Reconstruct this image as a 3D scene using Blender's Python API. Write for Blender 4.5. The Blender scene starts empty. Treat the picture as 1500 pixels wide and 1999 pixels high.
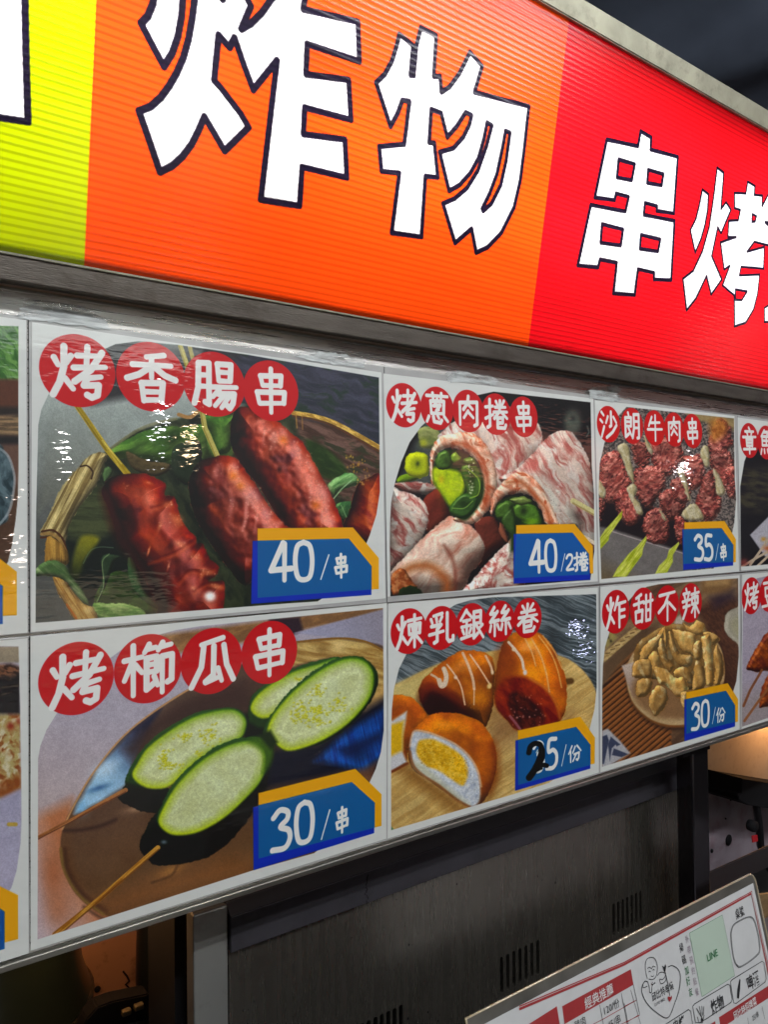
import bpy, bmesh, math, random
import numpy as np
from mathutils import Vector, Matrix, geometry
random.seed(4)
PI = math.pi
sc = bpy.context.scene
COL = sc.collection

# ------------------------------------------------------------------ camera
CAM = np.array([-0.15538, -0.79716, -0.19961])
FWD = np.array([0.58776347, 0.80888895, 0.01525656])
RGT = np.array([0.80903280, -0.58765530, -0.01127725])
UPV = np.array([0.00015644, -0.01897141, 0.99982001])
FPX = 1494.13764
cd = bpy.data.cameras.new('camera'); cam = bpy.data.objects.new('camera', cd); COL.objects.link(cam)
cd.sensor_fit = 'VERTICAL'; cd.sensor_height = 24.0; cd.lens = FPX / 1999.0 * 24.0
cd.clip_start = 0.01; cd.clip_end = 200
cam.matrix_world = Matrix(((RGT[0], UPV[0], -FWD[0], CAM[0]), (RGT[1], UPV[1], -FWD[1], CAM[1]), (RGT[2], UPV[2], -FWD[2], CAM[2]), (0, 0, 0, 1)))
sc.camera = cam
sc.cycles.use_denoising = True
sc.cycles.max_bounces = 8
sc.cycles.sample_clamp_indirect = 6
sc.view_settings.view_transform = 'Standard'; sc.view_settings.look = 'None'
sc.view_settings.exposure = 0.0; sc.view_settings.gamma = 1.0
sc.view_settings.use_curve_mapping = False

# ------------------------------------------------------------------ world: night air over a market
wd = bpy.data.worlds.new('World'); sc.world = wd; wd.use_nodes = True
wn = wd.node_tree; bg = wn.nodes['Background']
bg.inputs[0].default_value = (0.42, 0.46, 0.52, 1); bg.inputs[1].default_value = 0.10

# ------------------------------------------------------------------ pixel <-> place helpers
def ray(x, y): return FWD + RGT * ((x - 750) / FPX) - UPV * ((y - 999.5) / FPX)
def on_y(x, y, Y):
    d = ray(x, y); return CAM + d * ((Y - CAM[1]) / d[1])
def on_plane(x, y, o, n):
    d = ray(x, y); return CAM + d * (((o - CAM) @ n) / (d @ n))
def project(P):
    d = P - CAM; z = d @ FWD
    return 750 + FPX * (d @ RGT) / z, 999.5 - FPX * (d @ UPV) / z

# ------------------------------------------------------------------ object helpers
def tag(o, label=None, cat=None, group=None, kind=None):
    if label: o['label'] = label
    if cat: o['category'] = cat
    if group: o['group'] = group
    if kind: o['kind'] = kind
    return o
def empty(name, loc=(0, 0, 0)):
    o = bpy.data.objects.new(name, None); COL.objects.link(o); o.location = loc; o.empty_display_size = .05
    return o
def link_mesh(name, me, m=None, parent=None):
    o = bpy.data.objects.new(name, me); COL.objects.link(o)
    if m: me.materials.append(m)
    if parent:
        o.parent = parent; o.matrix_parent_inverse = Matrix.Translation(-Vector(parent.location))
    return o
def mesh(name, vs, fs, m=None, parent=None, uvs=None, smooth=False):
    me = bpy.data.meshes.new(name); me.from_pydata([tuple(map(float, v)) for v in vs], [], fs)
    if uvs is not None:
        l = me.uv_layers.new(name='UVMap')
        for lp in me.loops: l.data[lp.index].uv = uvs[lp.vertex_index]
    if smooth:
        for p in me.polygons: p.use_smooth = True
    me.update()
    return link_mesh(name, me, m, parent)
def bmobj(name, bm, m, parent=None, smooth=False):
    me = bpy.data.meshes.new(name); bm.normal_update(); bm.to_mesh(me); bm.free()
    if smooth:
        for p in me.polygons: p.use_smooth = True
    return link_mesh(name, me, m, parent)
def box_bm(lo, hi, bev=0.0, bm=None, seg=2):
    bm = bm or bmesh.new()
    r = bmesh.ops.create_cube(bm, size=1)
    for v in r['verts']:
        v.co = Vector([(lo[i] + hi[i]) / 2 + v.co[i] * (hi[i] - lo[i]) for i in range(3)])
    if bev:
        es = list({e for v in r['verts'] for e in v.link_edges})
        bmesh.ops.bevel(bm, geom=es, offset=bev, segments=seg, affect='EDGES', profile=.5)
    return bm
def box(name, lo, hi, m, parent=None, bev=0.0): return bmobj(name, box_bm(lo, hi, bev), m, parent)
def prism(name, pts3, ext, m, parent=None, bev=0):   # polygon (3d points, planar) extruded by vector ext
    bm = bmesh.new(); f = bm.faces.new([bm.verts.new(Vector(p)) for p in pts3])
    r = bmesh.ops.extrude_face_region(bm, geom=[f])
    bmesh.ops.translate(bm, vec=Vector(ext), verts=[g for g in r['geom'] if isinstance(g, bmesh.types.BMVert)])
    bmesh.ops.recalc_face_normals(bm, faces=bm.faces)
    if bev: bmesh.ops.bevel(bm, geom=bm.edges[:], offset=bev, segments=2, affect='EDGES')
    return bmobj(name, bm, m, parent)
def lathe(name, c, prof, m, parent=None, seg=48, axis='z'):
    vs = []; fs = []
    for (r, z) in prof:
        for k in range(seg):
            a = 2 * PI * k / seg
            p = (r * math.cos(a), r * math.sin(a), z)
            if axis == 'y': p = (p[0], z, p[1])
            if axis == 'x': p = (z, p[0], p[1])
            vs.append((c[0] + p[0], c[1] + p[1], c[2] + p[2]))
    for i in range(len(prof) - 1):
        for k in range(seg):
            k2 = (k + 1) % seg
            fs.append((i * seg + k, i * seg + k2, (i + 1) * seg + k2, (i + 1) * seg + k))
    return mesh(name, vs, fs, m, parent, smooth=True)
def tube(name, pts, r, m, parent=None, seg=10):
    cu = bpy.data.curves.new(name, 'CURVE'); cu.dimensions = '3D'; cu.bevel_depth = r; cu.bevel_resolution = 3; cu.use_fill_caps = True
    s = cu.splines.new('POLY'); s.points.add(len(pts) - 1)
    for i, p in enumerate(pts): s.points[i].co = (*map(float, p), 1)
    o = bpy.data.objects.new(name, cu); COL.objects.link(o)
    dg = bpy.context.evaluated_depsgraph_get(); me = bpy.data.meshes.new_from_object(o.evaluated_get(dg))
    bpy.data.objects.remove(o)
    for p in me.polygons: p.use_smooth = True
    me.materials.clear()
    return link_mesh(name, me, m, parent)

# ------------------------------------------------------------------ material helpers
def nd(nt, t, **kw):
    n = nt.nodes.new(t)
    for k, v in kw.items(): setattr(n, k, v)
    return n
def mat(name, color=(.5, .5, .5), rough=.5, metal=0.0, coat=0.0, noise=0.0, nscale=20, bump=0.0, bscale=60, stretch=(1, 1, 1), rvar=0.0, spec=.5, dirt=None, dscale=9, damt=.5):
    m = bpy.data.materials.new(name); m.use_nodes = True; nt = m.node_tree; b = nt.nodes['Principled BSDF']
    b.inputs['Base Color'].default_value = (*color, 1); b.inputs['Roughness'].default_value = rough
    b.inputs['Metallic'].default_value = metal; b.inputs['Coat Weight'].default_value = coat
    b.inputs['Specular IOR Level'].default_value = spec
    tc = nd(nt, 'ShaderNodeTexCoord'); mp = nd(nt, 'ShaderNodeMapping'); mp.inputs['Scale'].default_value = stretch
    nt.links.new(tc.outputs['Object'], mp.inputs[0])
    cur = None
    if noise:
        n = nd(nt, 'ShaderNodeTexNoise'); n.inputs['Scale'].default_value = nscale; n.inputs['Detail'].default_value = 6
        nt.links.new(mp.outputs[0], n.inputs['Vector'])
        r = nd(nt, 'ShaderNodeMapRange'); r.inputs[1].default_value = .25; r.inputs[2].default_value = .75; r.inputs[3].default_value = 1 - noise; r.inputs[4].default_value = 1 + noise
        nt.links.new(n.outputs[0], r.inputs[0])
        mx = nd(nt, 'ShaderNodeMix', data_type='RGBA', blend_type='MULTIPLY'); mx.inputs[0].default_value = 1; mx.inputs[6].default_value = (*color, 1)
        nt.links.new(r.outputs[0], mx.inputs[7]); nt.links.new(mx.outputs[2], b.inputs['Base Color']); cur = mx.outputs[2]
        if rvar:
            r2 = nd(nt, 'ShaderNodeMapRange'); r2.inputs[1].default_value = .3; r2.inputs[2].default_value = .7; r2.inputs[3].default_value = rough - rvar; r2.inputs[4].default_value = rough + rvar
            nt.links.new(n.outputs[0], r2.inputs[0]); nt.links.new(r2.outputs[0], b.inputs['Roughness'])
    if dirt:
        n = nd(nt, 'ShaderNodeTexNoise'); n.inputs['Scale'].default_value = dscale; n.inputs['Detail'].default_value = 9; n.inputs['Roughness'].default_value = .7
        nt.links.new(tc.outputs['Object'], n.inputs['Vector'])
        r = nd(nt, 'ShaderNodeMapRange'); r.inputs[1].default_value = .52; r.inputs[2].default_value = .68; r.inputs[4].default_value = damt
        nt.links.new(n.outputs[0], r.inputs[0])
        mx = nd(nt, 'ShaderNodeMix', data_type='RGBA'); mx.inputs[7].default_value = (*dirt, 1); mx.inputs[6].default_value = (*color, 1)
        if cur: nt.links.new(cur, mx.inputs[6])
        nt.links.new(r.outputs[0], mx.inputs[0]); nt.links.new(mx.outputs[2], b.inputs['Base Color'])
    if bump:
        n = nd(nt, 'ShaderNodeTexNoise'); n.inputs['Scale'].default_value = bscale; n.inputs['Detail'].default_value = 4
        nt.links.new(mp.outputs[0], n.inputs['Vector'])
        bp = nd(nt, 'ShaderNodeBump'); bp.inputs['Strength'].default_value = bump; bp.inputs['Distance'].default_value = .002
        nt.links.new(n.outputs[0], bp.inputs['Height']); nt.links.new(bp.outputs[0], b.inputs['Normal'])
    return m
def srgb2lin(c): c = np.asarray(c, float); return np.where(c <= .04045, c / 12.92, ((c + .055) / 1.055) ** 2.4)
def L8(r, g, b): return tuple(float(x) for x in srgb2lin(np.array([r, g, b]) / 255))

# ------------------------------------------------------------------ print shop: everything printed is drawn here, stroke by stroke
_T = np.random.RandomState(7).rand(256, 256).astype(np.float32)
def vnoise(x, y, seed=0):
    x = x + seed * 17.31; y = y + seed * 9.77
    xi = np.floor(x).astype(np.int32); yi = np.floor(y).astype(np.int32); fx = x - xi; fy = y - yi
    fx = fx * fx * (3 - 2 * fx); fy = fy * fy * (3 - 2 * fy)
    a = _T[yi & 255, xi & 255]; b = _T[yi & 255, (xi + 1) & 255]; c = _T[(yi + 1) & 255, xi & 255]; d = _T[(yi + 1) & 255, (xi + 1) & 255]
    return (a * (1 - fx) + b * fx) * (1 - fy) + (c * (1 - fx) + d * fx) * fy
def fbm(x, y, seed=0, oc=4):
    s = 0; a = .5; t = 0
    for o in range(oc):
        s = s + a * vnoise(x * 2 ** o, y * 2 ** o, seed + o * 3); t += a; a *= .55
    return s / t
def smooth(pts, n=6):       # closed Catmull-Rom
    P = np.array(pts, float); N = len(P); out = []
    for i in range(N):
        a, b, c, d = P[i - 1], P[i], P[(i + 1) % N], P[(i + 2) % N]
        for k in range(n):
            t = k / n
            out.append(.5 * ((2 * b) + (c - a) * t + (2 * a - 5 * b + 4 * c - d) * t * t + (3 * b - a - 3 * c + d) * t ** 3))
    return np.array(out)
def smooth_open(pts, n=6):
    P = np.array(pts, float); P = np.vstack([2 * P[0] - P[1], P, 2 * P[-1] - P[-2]]); out = []
    for i in range(1, len(P) - 2):
        a, b, c, d = P[i - 1], P[i], P[i + 1], P[i + 2]
        for k in range(n):
            t = k / n
            out.append(.5 * ((2 * b) + (c - a) * t + (2 * a - 5 * b + 4 * c - d) * t * t + (3 * b - a - 3 * c + d) * t ** 3))
    out.append(P[-2]); return np.array(out)
def sd_line(X, Y, pts, w=None):
    """distance to a polyline; w = radius per point (subtracted)"""
    best = np.full(X.shape, 1e9, np.float32)
    for i in range(len(pts) - 1):
        ax, ay = pts[i]; bx, by = pts[i + 1]; dx, dy = bx - ax, by - ay; l2 = dx * dx + dy * dy + 1e-9
        t = np.clip(((X - ax) * dx + (Y - ay) * dy) / l2, 0, 1)
        d = np.hypot(X - ax - t * dx, Y - ay - t * dy)
        if w is not None: d = d - (w[i] + (w[i + 1] - w[i]) * t)
        best = np.minimum(best, d)
    return best
def sd_poly(X, Y, pts):
    """signed distance, positive inside"""
    best = np.full(X.shape, 1e18, np.float32); ins = np.zeros(X.shape, bool); N = len(pts)
    for i in range(N):
        ax, ay = pts[i - 1]; bx, by = pts[i]; dx, dy = bx - ax, by - ay; l2 = dx * dx + dy * dy + 1e-9
        t = np.clip(((X - ax) * dx + (Y - ay) * dy) / l2, 0, 1)
        best = np.minimum(best, (X - ax - t * dx) ** 2 + (Y - ay - t * dy) ** 2)
        if ay != by:
            c = ((ay > Y) != (by > Y)) & (X < (bx - ax) * (Y - ay) / (by - ay) + ax)
            ins ^= c
    d = np.sqrt(best); return np.where(ins, d, -d)
class Canvas:
    def __init__(s, P00, P10, P11, P01, W, H):       # plane points of the four corners: TL TR BR BL
        s.c4 = [np.array(p, float) for p in (P00, P10, P11, P01)]; s.W, s.H = W, H
        t, v = np.meshgrid((np.arange(W) + .5) / W, (np.arange(H) + .5) / H)
        P = s.at(t[..., None], v[..., None])
        D = P - CAM; z = D @ FWD
        s.X = (750 + FPX * (D @ RGT) / z).astype(np.float32); s.Y = (999.5 - FPX * (D @ UPV) / z).astype(np.float32)
        s.wid = np.linalg.norm(s.c4[1] - s.c4[0]); s.hei = np.linalg.norm(s.c4[3] - s.c4[0])
        s.U = (t * s.wid * 1000).astype(np.float32); s.V = (v * s.hei * 1000).astype(np.float32)
        s.C = np.ones((H, W, 3), np.float32)
        s.o, s.ex = s.c4[0], (s.c4[1] - s.c4[0]) / s.wid
        s.ey = (s.c4[3] - s.c4[0]); s.ey = s.ey - s.ex * (s.ey @ s.ex); s.ey /= np.linalg.norm(s.ey); s.n = np.cross(s.ex, s.ey)
    def at(s, t, v):
        a, b, c, d = s.c4; return (a * (1 - t) + b * t) * (1 - v) + (d * (1 - t) + c * t) * v
    def px2uv(s, x, y):
        P = on_plane(x, y, s.o, s.n) - s.o; return np.array([P @ s.ex, P @ s.ey]) * 1000
    def win(s, x0, y0, x1, y1, uv=False):
        X, Y = (s.U, s.V) if uv else (s.X, s.Y)
        m = (X > x0) & (X < x1) & (Y > y0) & (Y < y1)
        r = np.nonzero(m.any(1))[0]; c = np.nonzero(m.any(0))[0]
        if len(r) == 0: return None
        sl = (slice(r[0], r[-1] + 1), slice(c[0], c[-1] + 1))
        return sl, X[sl], Y[sl]
    def mixin(s, sl, a, col):
        c = col if isinstance(col, np.ndarray) and col.ndim == 3 else np.array(col, np.float32) / 255
        a = np.clip(a, 0, 1)[..., None]
        s.C[sl] = s.C[sl] * (1 - a) + c * a
    def colour(s, col, X, Y):
        if callable(col): return (np.clip(col(X, Y), 0, 255) / 255).astype(np.float32)
        return col
    def poly(s, pts, col, soft=.8, curve=False, alpha=1.0, uv=False):
        if curve: pts = smooth(pts)
        pts = np.array(pts, float); lo = pts.min(0) - soft * 2; hi = pts.max(0) + soft * 2
        w = s.win(lo[0], lo[1], hi[0], hi[1], uv)
        if w is None: return
        sl, X, Y = w; d = sd_poly(X, Y, pts); s.mixin(sl, np.clip(.5 + d / soft / 2, 0, 1) * alpha, s.colour(col, X, Y))
    def line(s, pts, r, col, soft=.7, alpha=1.0, uv=False, curve=False, r2=None):
        pts = smooth_open(pts) if curve else np.array(pts, float)
        w = np.linspace(r, r if r2 is None else r2, len(pts)); m = max(r, r2 or 0) + soft * 2
        lo = pts.min(0) - m; hi = pts.max(0) + m
        q = s.win(lo[0], lo[1], hi[0], hi[1], uv)
        if q is None: return
        sl, X, Y = q; d = -sd_line(X, Y, pts, w); s.mixin(sl, np.clip(.5 + d / soft / 2, 0, 1) * alpha, s.colour(col, X, Y))
    def glow(s, x, y, rx, ry, col, alpha=1.0, ang=0.0, p=2.0):
        R = max(rx, ry) * 2.2; q = s.win(x - R, y - R, x + R, y + R)
        if q is None: return
        sl, X, Y = q; ca, sa = math.cos(ang), math.sin(ang); dx, dy = X - x, Y - y
        e = ((dx * ca + dy * sa) / rx) ** 2 + ((-dx * sa + dy * ca) / ry) ** 2
        s.mixin(sl, np.exp(-e ** (p / 2)) * alpha, s.colour(col, X, Y))
    def blob(s, pts, col, r=30, light=(-.45, -.65, .6), amb=.35, dif=.8, spec=0.0, pw=20, rel=0.0, rs=8, seed=1, soft=1.2, curve=True, jag=2.2, edge=None, ew=4, scol=(255, 240, 230)):
        """a rounded body drawn the way a photograph prints it"""
        if curve: pts = smooth(pts)
        pts = np.array(pts, float); lo = pts.min(0) - 3; hi = pts.max(0) + 3
        q = s.win(lo[0], lo[1], hi[0], hi[1])
        if q is None: return
        sl, X, Y = q; d = sd_poly(X, Y, pts)
        d0 = d
        if jag: d = d + (fbm(X / 7, Y / 7, seed + 40, 3) - .5) * 2 * jag
        t = np.clip((d if jag >= 3.5 else d0) / r, 0, 1); h = np.sqrt(np.maximum(1 - (1 - t) ** 2, 0)) * r
        if rel: h = h + rel * .20 * (fbm(X / (rs * 1.4), Y / (rs * 1.4), seed, 2) - .5) * 2 * np.clip(t * 3, 0, 1)
        kx = max(float(np.abs(np.diff(X, axis=1)).mean()), 1e-3); ky = max(float(np.abs(np.diff(Y, axis=0)).mean()), 1e-3)
        gy, gx = np.gradient(h); gx = gx / kx; gy = gy / ky
        gx = np.clip(gx, -3, 3); gy = np.clip(gy, -3, 3)
        n = 1 / np.sqrt(1 + gx * gx + gy * gy); l = np.array(light) / np.linalg.norm(light)
        lam = np.clip((-gx * l[0] - gy * l[1] + l[2]) * n, 0, 1)
        hx, hy, hz = l[0], l[1], l[2] + 1; hl = math.sqrt(hx * hx + hy * hy + hz * hz)
        sp = np.clip((-gx * hx - gy * hy + hz) * n / hl, 0, 1) ** pw * spec
        c = s.colour(col, X, Y)
        c = np.array(c, np.float32) / 255 * np.ones(X.shape + (3,), np.float32) if not isinstance(c, np.ndarray) else c
        c = c * (amb + dif * lam)[..., None] + sp[..., None] * np.array(scol, np.float32) / 255
        if edge is not None:
            k = np.clip(1 - d / ew, 0, 1)[..., None]; c = c * (1 - k) + np.array(edge, np.float32) / 255 * k
        s.mixin(sl, np.clip(.5 + d / soft / 2, 0, 1), np.clip(c, 0, 1).astype(np.float32))
    def speck(s, x0, y0, x1, y1, n, r, col, seed=0, alpha=.8, inside=None):
        rs = np.random.RandomState(seed)
        for k in range(n):
            x, y = rs.uniform(x0, x1), rs.uniform(y0, y1)
            if inside is not None and sd_poly(np.array([[x]]), np.array([[y]]), inside)[0, 0] < 0: continue
            s.glow(x, y, r * rs.uniform(.5, 1.4), r * rs.uniform(.5, 1.4), col, alpha * rs.uniform(.4, 1))
def grad(c1, c2, x1, y1, x2, y2, n=0, ns=20, seed=3):
    c1 = np.array(c1, float); c2 = np.array(c2, float)
    def f(X, Y):
        t = np.clip(((X - x1) * (x2 - x1) + (Y - y1) * (y2 - y1)) / ((x2 - x1) ** 2 + (y2 - y1) ** 2), 0, 1)[..., None]
        c = c1 * (1 - t) + c2 * t
        if n: c = c + ((fbm(X / ns, Y / ns, seed) - .5) * 2 * n)[..., None]
        return c
    return f
def streak(c1, c2, ang, lx, ly, seed=1, th=.5, sh=4, warp=0, c3=None, bright=0):
    c1 = np.array(c1, float); c2 = np.array(c2, float); ca, sa = math.cos(ang), math.sin(ang)
    def f(X, Y):
        u = X * ca + Y * sa; v = -X * sa + Y * ca
        if warp:
            u = u + warp * (fbm(X / 30, Y / 30, seed + 5, 2) - .5); v = v + warp * (fbm(X / 30, Y / 30, seed + 8, 2) - .5)
        n = fbm(u / lx, v / ly, seed, 4); t = np.clip((n - th) * sh + .5, 0, 1)[..., None]
        c = c1 * (1 - t) + c2 * t
        if c3 is not None:
            m = np.clip((fbm(u / lx * 1.7, v / ly * .7, seed + 11, 3) - .56) * 6, 0, 1)[..., None]; c = c * (1 - m) + np.array(c3, float) * m
        if bright: c = c * (1 + bright * (fbm(X / 40, Y / 40, seed + 21, 3) - .5))[..., None]
        return c
    return f
def ZZ(x0, y0, s):       # tracing coordinates of an enlarged detail -> photograph pixels
    return lambda *p: [(x0 + p[i] / s, y0 + p[i + 1] / s) for i in range(0, len(p), 2)]

# brush characters: strokes on a 100 x 100 cell
FIRE = [[8, 30, 15, 43], [37, 24, 29, 38], [25, 8, 25, 45, 18, 74, 7, 97], [27, 66, 41, 84]]
def fire(dx=0): return FIRE
GL = {
 '烤': FIRE + [[66, 4, 64, 46], [48, 22, 82, 19], [42, 45, 98, 38], [92, 12, 72, 46, 44, 70], [66, 62, 90, 57], [66, 62, 60, 76, 86, 73, 84, 92, 74, 97, 66, 93]],
 '香': [[74, 6, 40, 13], [14, 30, 88, 25], [50, 12, 50, 52], [42, 36, 26, 48, 4, 57], [60, 34, 76, 45, 97, 52], [31, 64, 35, 98], [31, 64, 72, 60, 69, 95], [37, 80, 66, 78], [37, 96, 67, 93]],
 '腸': [[15, 10, 14, 60, 6, 92], [15, 10, 37, 8, 37, 92, 29, 88], [18, 34, 34, 33], [18, 57, 34, 56], [55, 8, 58, 42], [55, 8, 85, 6, 83, 40], [59, 24, 80, 23], [59, 42, 81, 41], [44, 56, 97, 52], [59, 60, 45, 76], [57, 69, 92, 66, 89, 86, 82, 97, 75, 91], [70, 70, 50, 94], [82, 70, 64, 97]],
 '串': [[24, 20, 29, 40], [24, 20, 74, 15, 72, 37], [30, 40, 70, 37], [16, 56, 21, 80], [16, 56, 82, 51, 80, 75], [23, 80, 78, 75], [49, 2, 49, 98]],
 '蔥': [[8, 13, 92, 11], [32, 4, 34, 21], [67, 3, 65, 20], [24, 29, 26, 67], [24, 29, 77, 27, 75, 66], [26, 66, 75, 65], [50, 22, 40, 36], [36, 43, 62, 40, 46, 58], [45, 38, 56, 54], [16, 76, 8, 92], [34, 76, 37, 91, 62, 94, 67, 86], [51, 72, 56, 80], [78, 74, 92, 88]],
 '肉': [[14, 26, 14, 94], [14, 26, 87, 20, 86, 90, 75, 95], [50, 4, 46, 26, 29, 46], [50, 30, 68, 44], [48, 50, 30, 72], [50, 54, 70, 70]],
 '捲': [[3, 30, 36, 25], [22, 5, 22, 88, 11, 94], [3, 66, 36, 52], [50, 9, 57, 21], [86, 5, 77, 19], [46, 28, 92, 25], [40, 44, 99, 40], [68, 6, 65, 40, 42, 64], [76, 44, 99, 61], [56, 62, 80, 60, 79, 76, 58, 78], [56, 62, 56, 93, 88, 93, 93, 83]],
 '卷': [[26, 9, 36, 22], [76, 4, 62, 20], [20, 30, 84, 25], [8, 47, 94, 41], [50, 4, 46, 42, 6, 70], [62, 44, 97, 64], [32, 62, 68, 59, 66, 76, 36, 79], [32, 62, 33, 94, 74, 93, 82, 82]],
 '沙': [[10, 8, 22, 19], [3, 36, 15, 45], [24, 60, 9, 97], [64, 4, 65, 54, 57, 58], [46, 22, 35, 46], [78, 22, 94, 42], [95, 52, 72, 78, 38, 99]],
 '朗': [[26, 3, 30, 13], [9, 22, 44, 20, 42, 52], [12, 37, 40, 36], [11, 53, 42, 52], [9, 22, 10, 92, 30, 80], [28, 60, 46, 88], [60, 8, 60, 60, 51, 94], [60, 8, 90, 6, 90, 92, 80, 94], [62, 33, 87, 32], [62, 57, 87, 56]],
 '牛': [[32, 10, 13, 44], [26, 32, 82, 28], [6, 58, 96, 53], [54, 3, 53, 98]],
 '煉': FIRE + [[47, 20, 96, 15], [50, 34, 51, 59], [50, 34, 92, 30, 90, 57], [52, 60, 90, 57], [63, 40, 65, 52], [79, 38, 77, 50], [71, 4, 71, 98], [66, 64, 46, 88], [76, 64, 99, 88]],
 '乳': [[54, 6, 20, 12], [10, 22, 15, 33], [31, 19, 33, 31], [53, 16, 45, 30], [12, 43, 50, 40, 34, 54], [34, 54, 34, 88, 23, 93], [4, 68, 59, 60], [74, 6, 74, 84, 82, 93, 98, 90, 98, 78]],
 '銀': [[27, 4, 3, 34], [28, 8, 50, 28], [14, 38, 42, 35], [7, 56, 47, 52], [28, 36, 28, 86], [11, 66, 17, 78], [46, 62, 39, 76], [5, 92, 51, 84], [59, 12, 88, 10, 87, 48], [60, 29, 86, 28], [60, 48, 87, 47], [59, 12, 58, 93, 75, 80], [95, 54, 79, 66], [70, 56, 99, 94]],
 '絲': [[24, 4, 8, 24, 30, 24], [38, 18, 7, 50, 44, 46], [26, 50, 26, 95], [10, 62, 5, 80], [38, 60, 46, 76], [74, 2, 58, 22, 80, 22], [88, 16, 57, 48, 94, 44], [76, 48, 76, 93], [60, 60, 55, 78], [88, 58, 98, 76]],
 '櫛': [[3, 30, 37, 26], [20, 3, 20, 98], [18, 34, 3, 68], [24, 40, 37, 56], [51, 3, 42, 18], [48, 12, 64, 10], [78, 2, 69, 16], [75, 10, 95, 7], [46, 30, 66, 28, 66, 56], [48, 43, 64, 42], [47, 57, 66, 56], [46, 30, 46, 90, 60, 80], [61, 66, 68, 84], [77, 29, 77, 99], [77, 29, 97, 27, 96, 76, 88, 80]],
 '瓜': [[74, 5, 27, 15], [32, 20, 27, 60, 6, 98], [54, 20, 53, 78, 36, 90], [36, 92, 66, 84], [63, 66, 71, 92], [76, 20, 82, 60, 97, 92]],
 '炸': FIRE + [[60, 6, 44, 44], [54, 28, 97, 22], [67, 28, 67, 98], [69, 48, 93, 46], [69, 69, 93, 67]],
 '甜': [[40, 5, 14, 16], [3, 36, 53, 28], [28, 14, 28, 56], [12, 59, 14, 93], [12, 59, 47, 55, 44, 90], [14, 91, 44, 88], [54, 32, 101, 26], [66, 9, 66, 90], [90, 7, 88, 88], [67, 57, 88, 55], [67, 89, 88, 87]],
 '不': [[8, 16, 93, 7], [58, 14, 36, 48, 4, 70], [52, 36, 52, 99], [62, 42, 96, 67]],
 '辣': [[24, 2, 28, 12], [8, 18, 44, 14], [14, 24, 18, 36], [38, 22, 32, 34], [3, 44, 48, 38], [8, 62, 46, 58], [27, 40, 24, 70, 7, 99], [54, 22, 99, 16], [58, 34, 58, 54], [58, 34, 92, 30, 92, 52], [58, 55, 92, 52], [76, 2, 76, 99], [72, 60, 56, 82], [80, 60, 99, 86]],
 '章': [[46, 1, 54, 9], [20, 17, 80, 14], [34, 22, 38, 30], [66, 20, 62, 30], [4, 39, 96, 34], [28, 47, 30, 71], [28, 47, 72, 44, 70, 70], [31, 59, 70, 57], [31, 71, 70, 69], [8, 85, 93, 80], [50, 72, 50, 99]],
 '魚': [[36, 3, 12, 28], [36, 10, 66, 8, 54, 24], [18, 28, 20, 62], [18, 28, 82, 25, 80, 60], [20, 44, 80, 42], [20, 62, 80, 60], [50, 26, 50, 60], [14, 78, 8, 96], [34, 78, 36, 92], [58, 77, 62, 90], [80, 74, 92, 94]],
 '豆': [[12, 10, 90, 6], [24, 28, 26, 58], [24, 28, 78, 25, 74, 56], [26, 58, 74, 56], [34, 66, 42, 84], [68, 64, 58, 84], [5, 95, 96, 90]],
 '份': [[30, 3, 6, 46], [20, 34, 20, 99], [54, 10, 36, 46], [68, 7, 97, 44], [46, 57, 84, 53, 80, 86, 71, 97, 63, 91], [62, 57, 37, 97]],
 '4': [[60, 4, 12, 70, 92, 68], [66, 6, 64, 96]], '0': [[50, 4, 22, 14, 12, 50, 22, 88, 50, 97, 78, 88, 88, 50, 78, 14, 50, 4]],
 '3': [[14, 20, 42, 6, 74, 14, 72, 30, 44, 44, 78, 56, 84, 76, 62, 94, 10, 92]], '5': [[80, 8, 34, 8, 28, 42, 60, 40, 84, 56, 82, 82, 56, 95, 14, 92]],
 '2': [[12, 26, 32, 8, 68, 8, 78, 28, 60, 54, 12, 92, 90, 90]], '/': [[86, 2, 14, 98]],
}
WHITE = (206, 207, 205)
def glyph(cv, ch, cx, cy, w, h, col=(222, 222, 220), sw=.058):
    """brush character centred at photograph pixel (cx, cy); w x h in millimetres of paper"""
    c = cv.px2uv(cx, cy); r = sw * min(w * 1.15, h)
    for st in GL[ch]:
        p = [(c[0] + (st[i] - 50) / 100 * w, c[1] + (st[i + 1] - 50) / 100 * h) for i in range(0, len(st), 2)]
        if len(p) > 3 and ch in '032582': cv.line(p, r, col, soft=.35, uv=True, curve=True)
        else: cv.line(p, r * .92 if len(p) == 2 else r, col, soft=.35, uv=True, r2=r * .8 if len(p) == 2 else r)
TEAL = (0, 86, 140); BLUE = (0, 52, 160); YEL = (218, 158, 8); RED = (178, 30, 44)
def badge(cv, cx, cy, ry, ch, k=1.5, col=RED):
    a, b = cv.px2uv(cx, cy - ry), cv.px2uv(cx, cy + ry); r = abs(b[1] - a[1]) / 2; c = cv.px2uv(cx, cy)
    q = cv.win(c[0] - r - 2, c[1] - r - 2, c[0] + r + 2, c[1] + r + 2, True)
    if q:
        sl, X, Y = q; cv.mixin(sl, np.clip(.5 + (r - np.hypot(X - c[0], Y - c[1])) / .8, 0, 1), col)
    cv.badges.append((cx, cy, r))
    if ch: cv.late.append((ch, cx, cy, r * k, r * k, .063))
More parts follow.
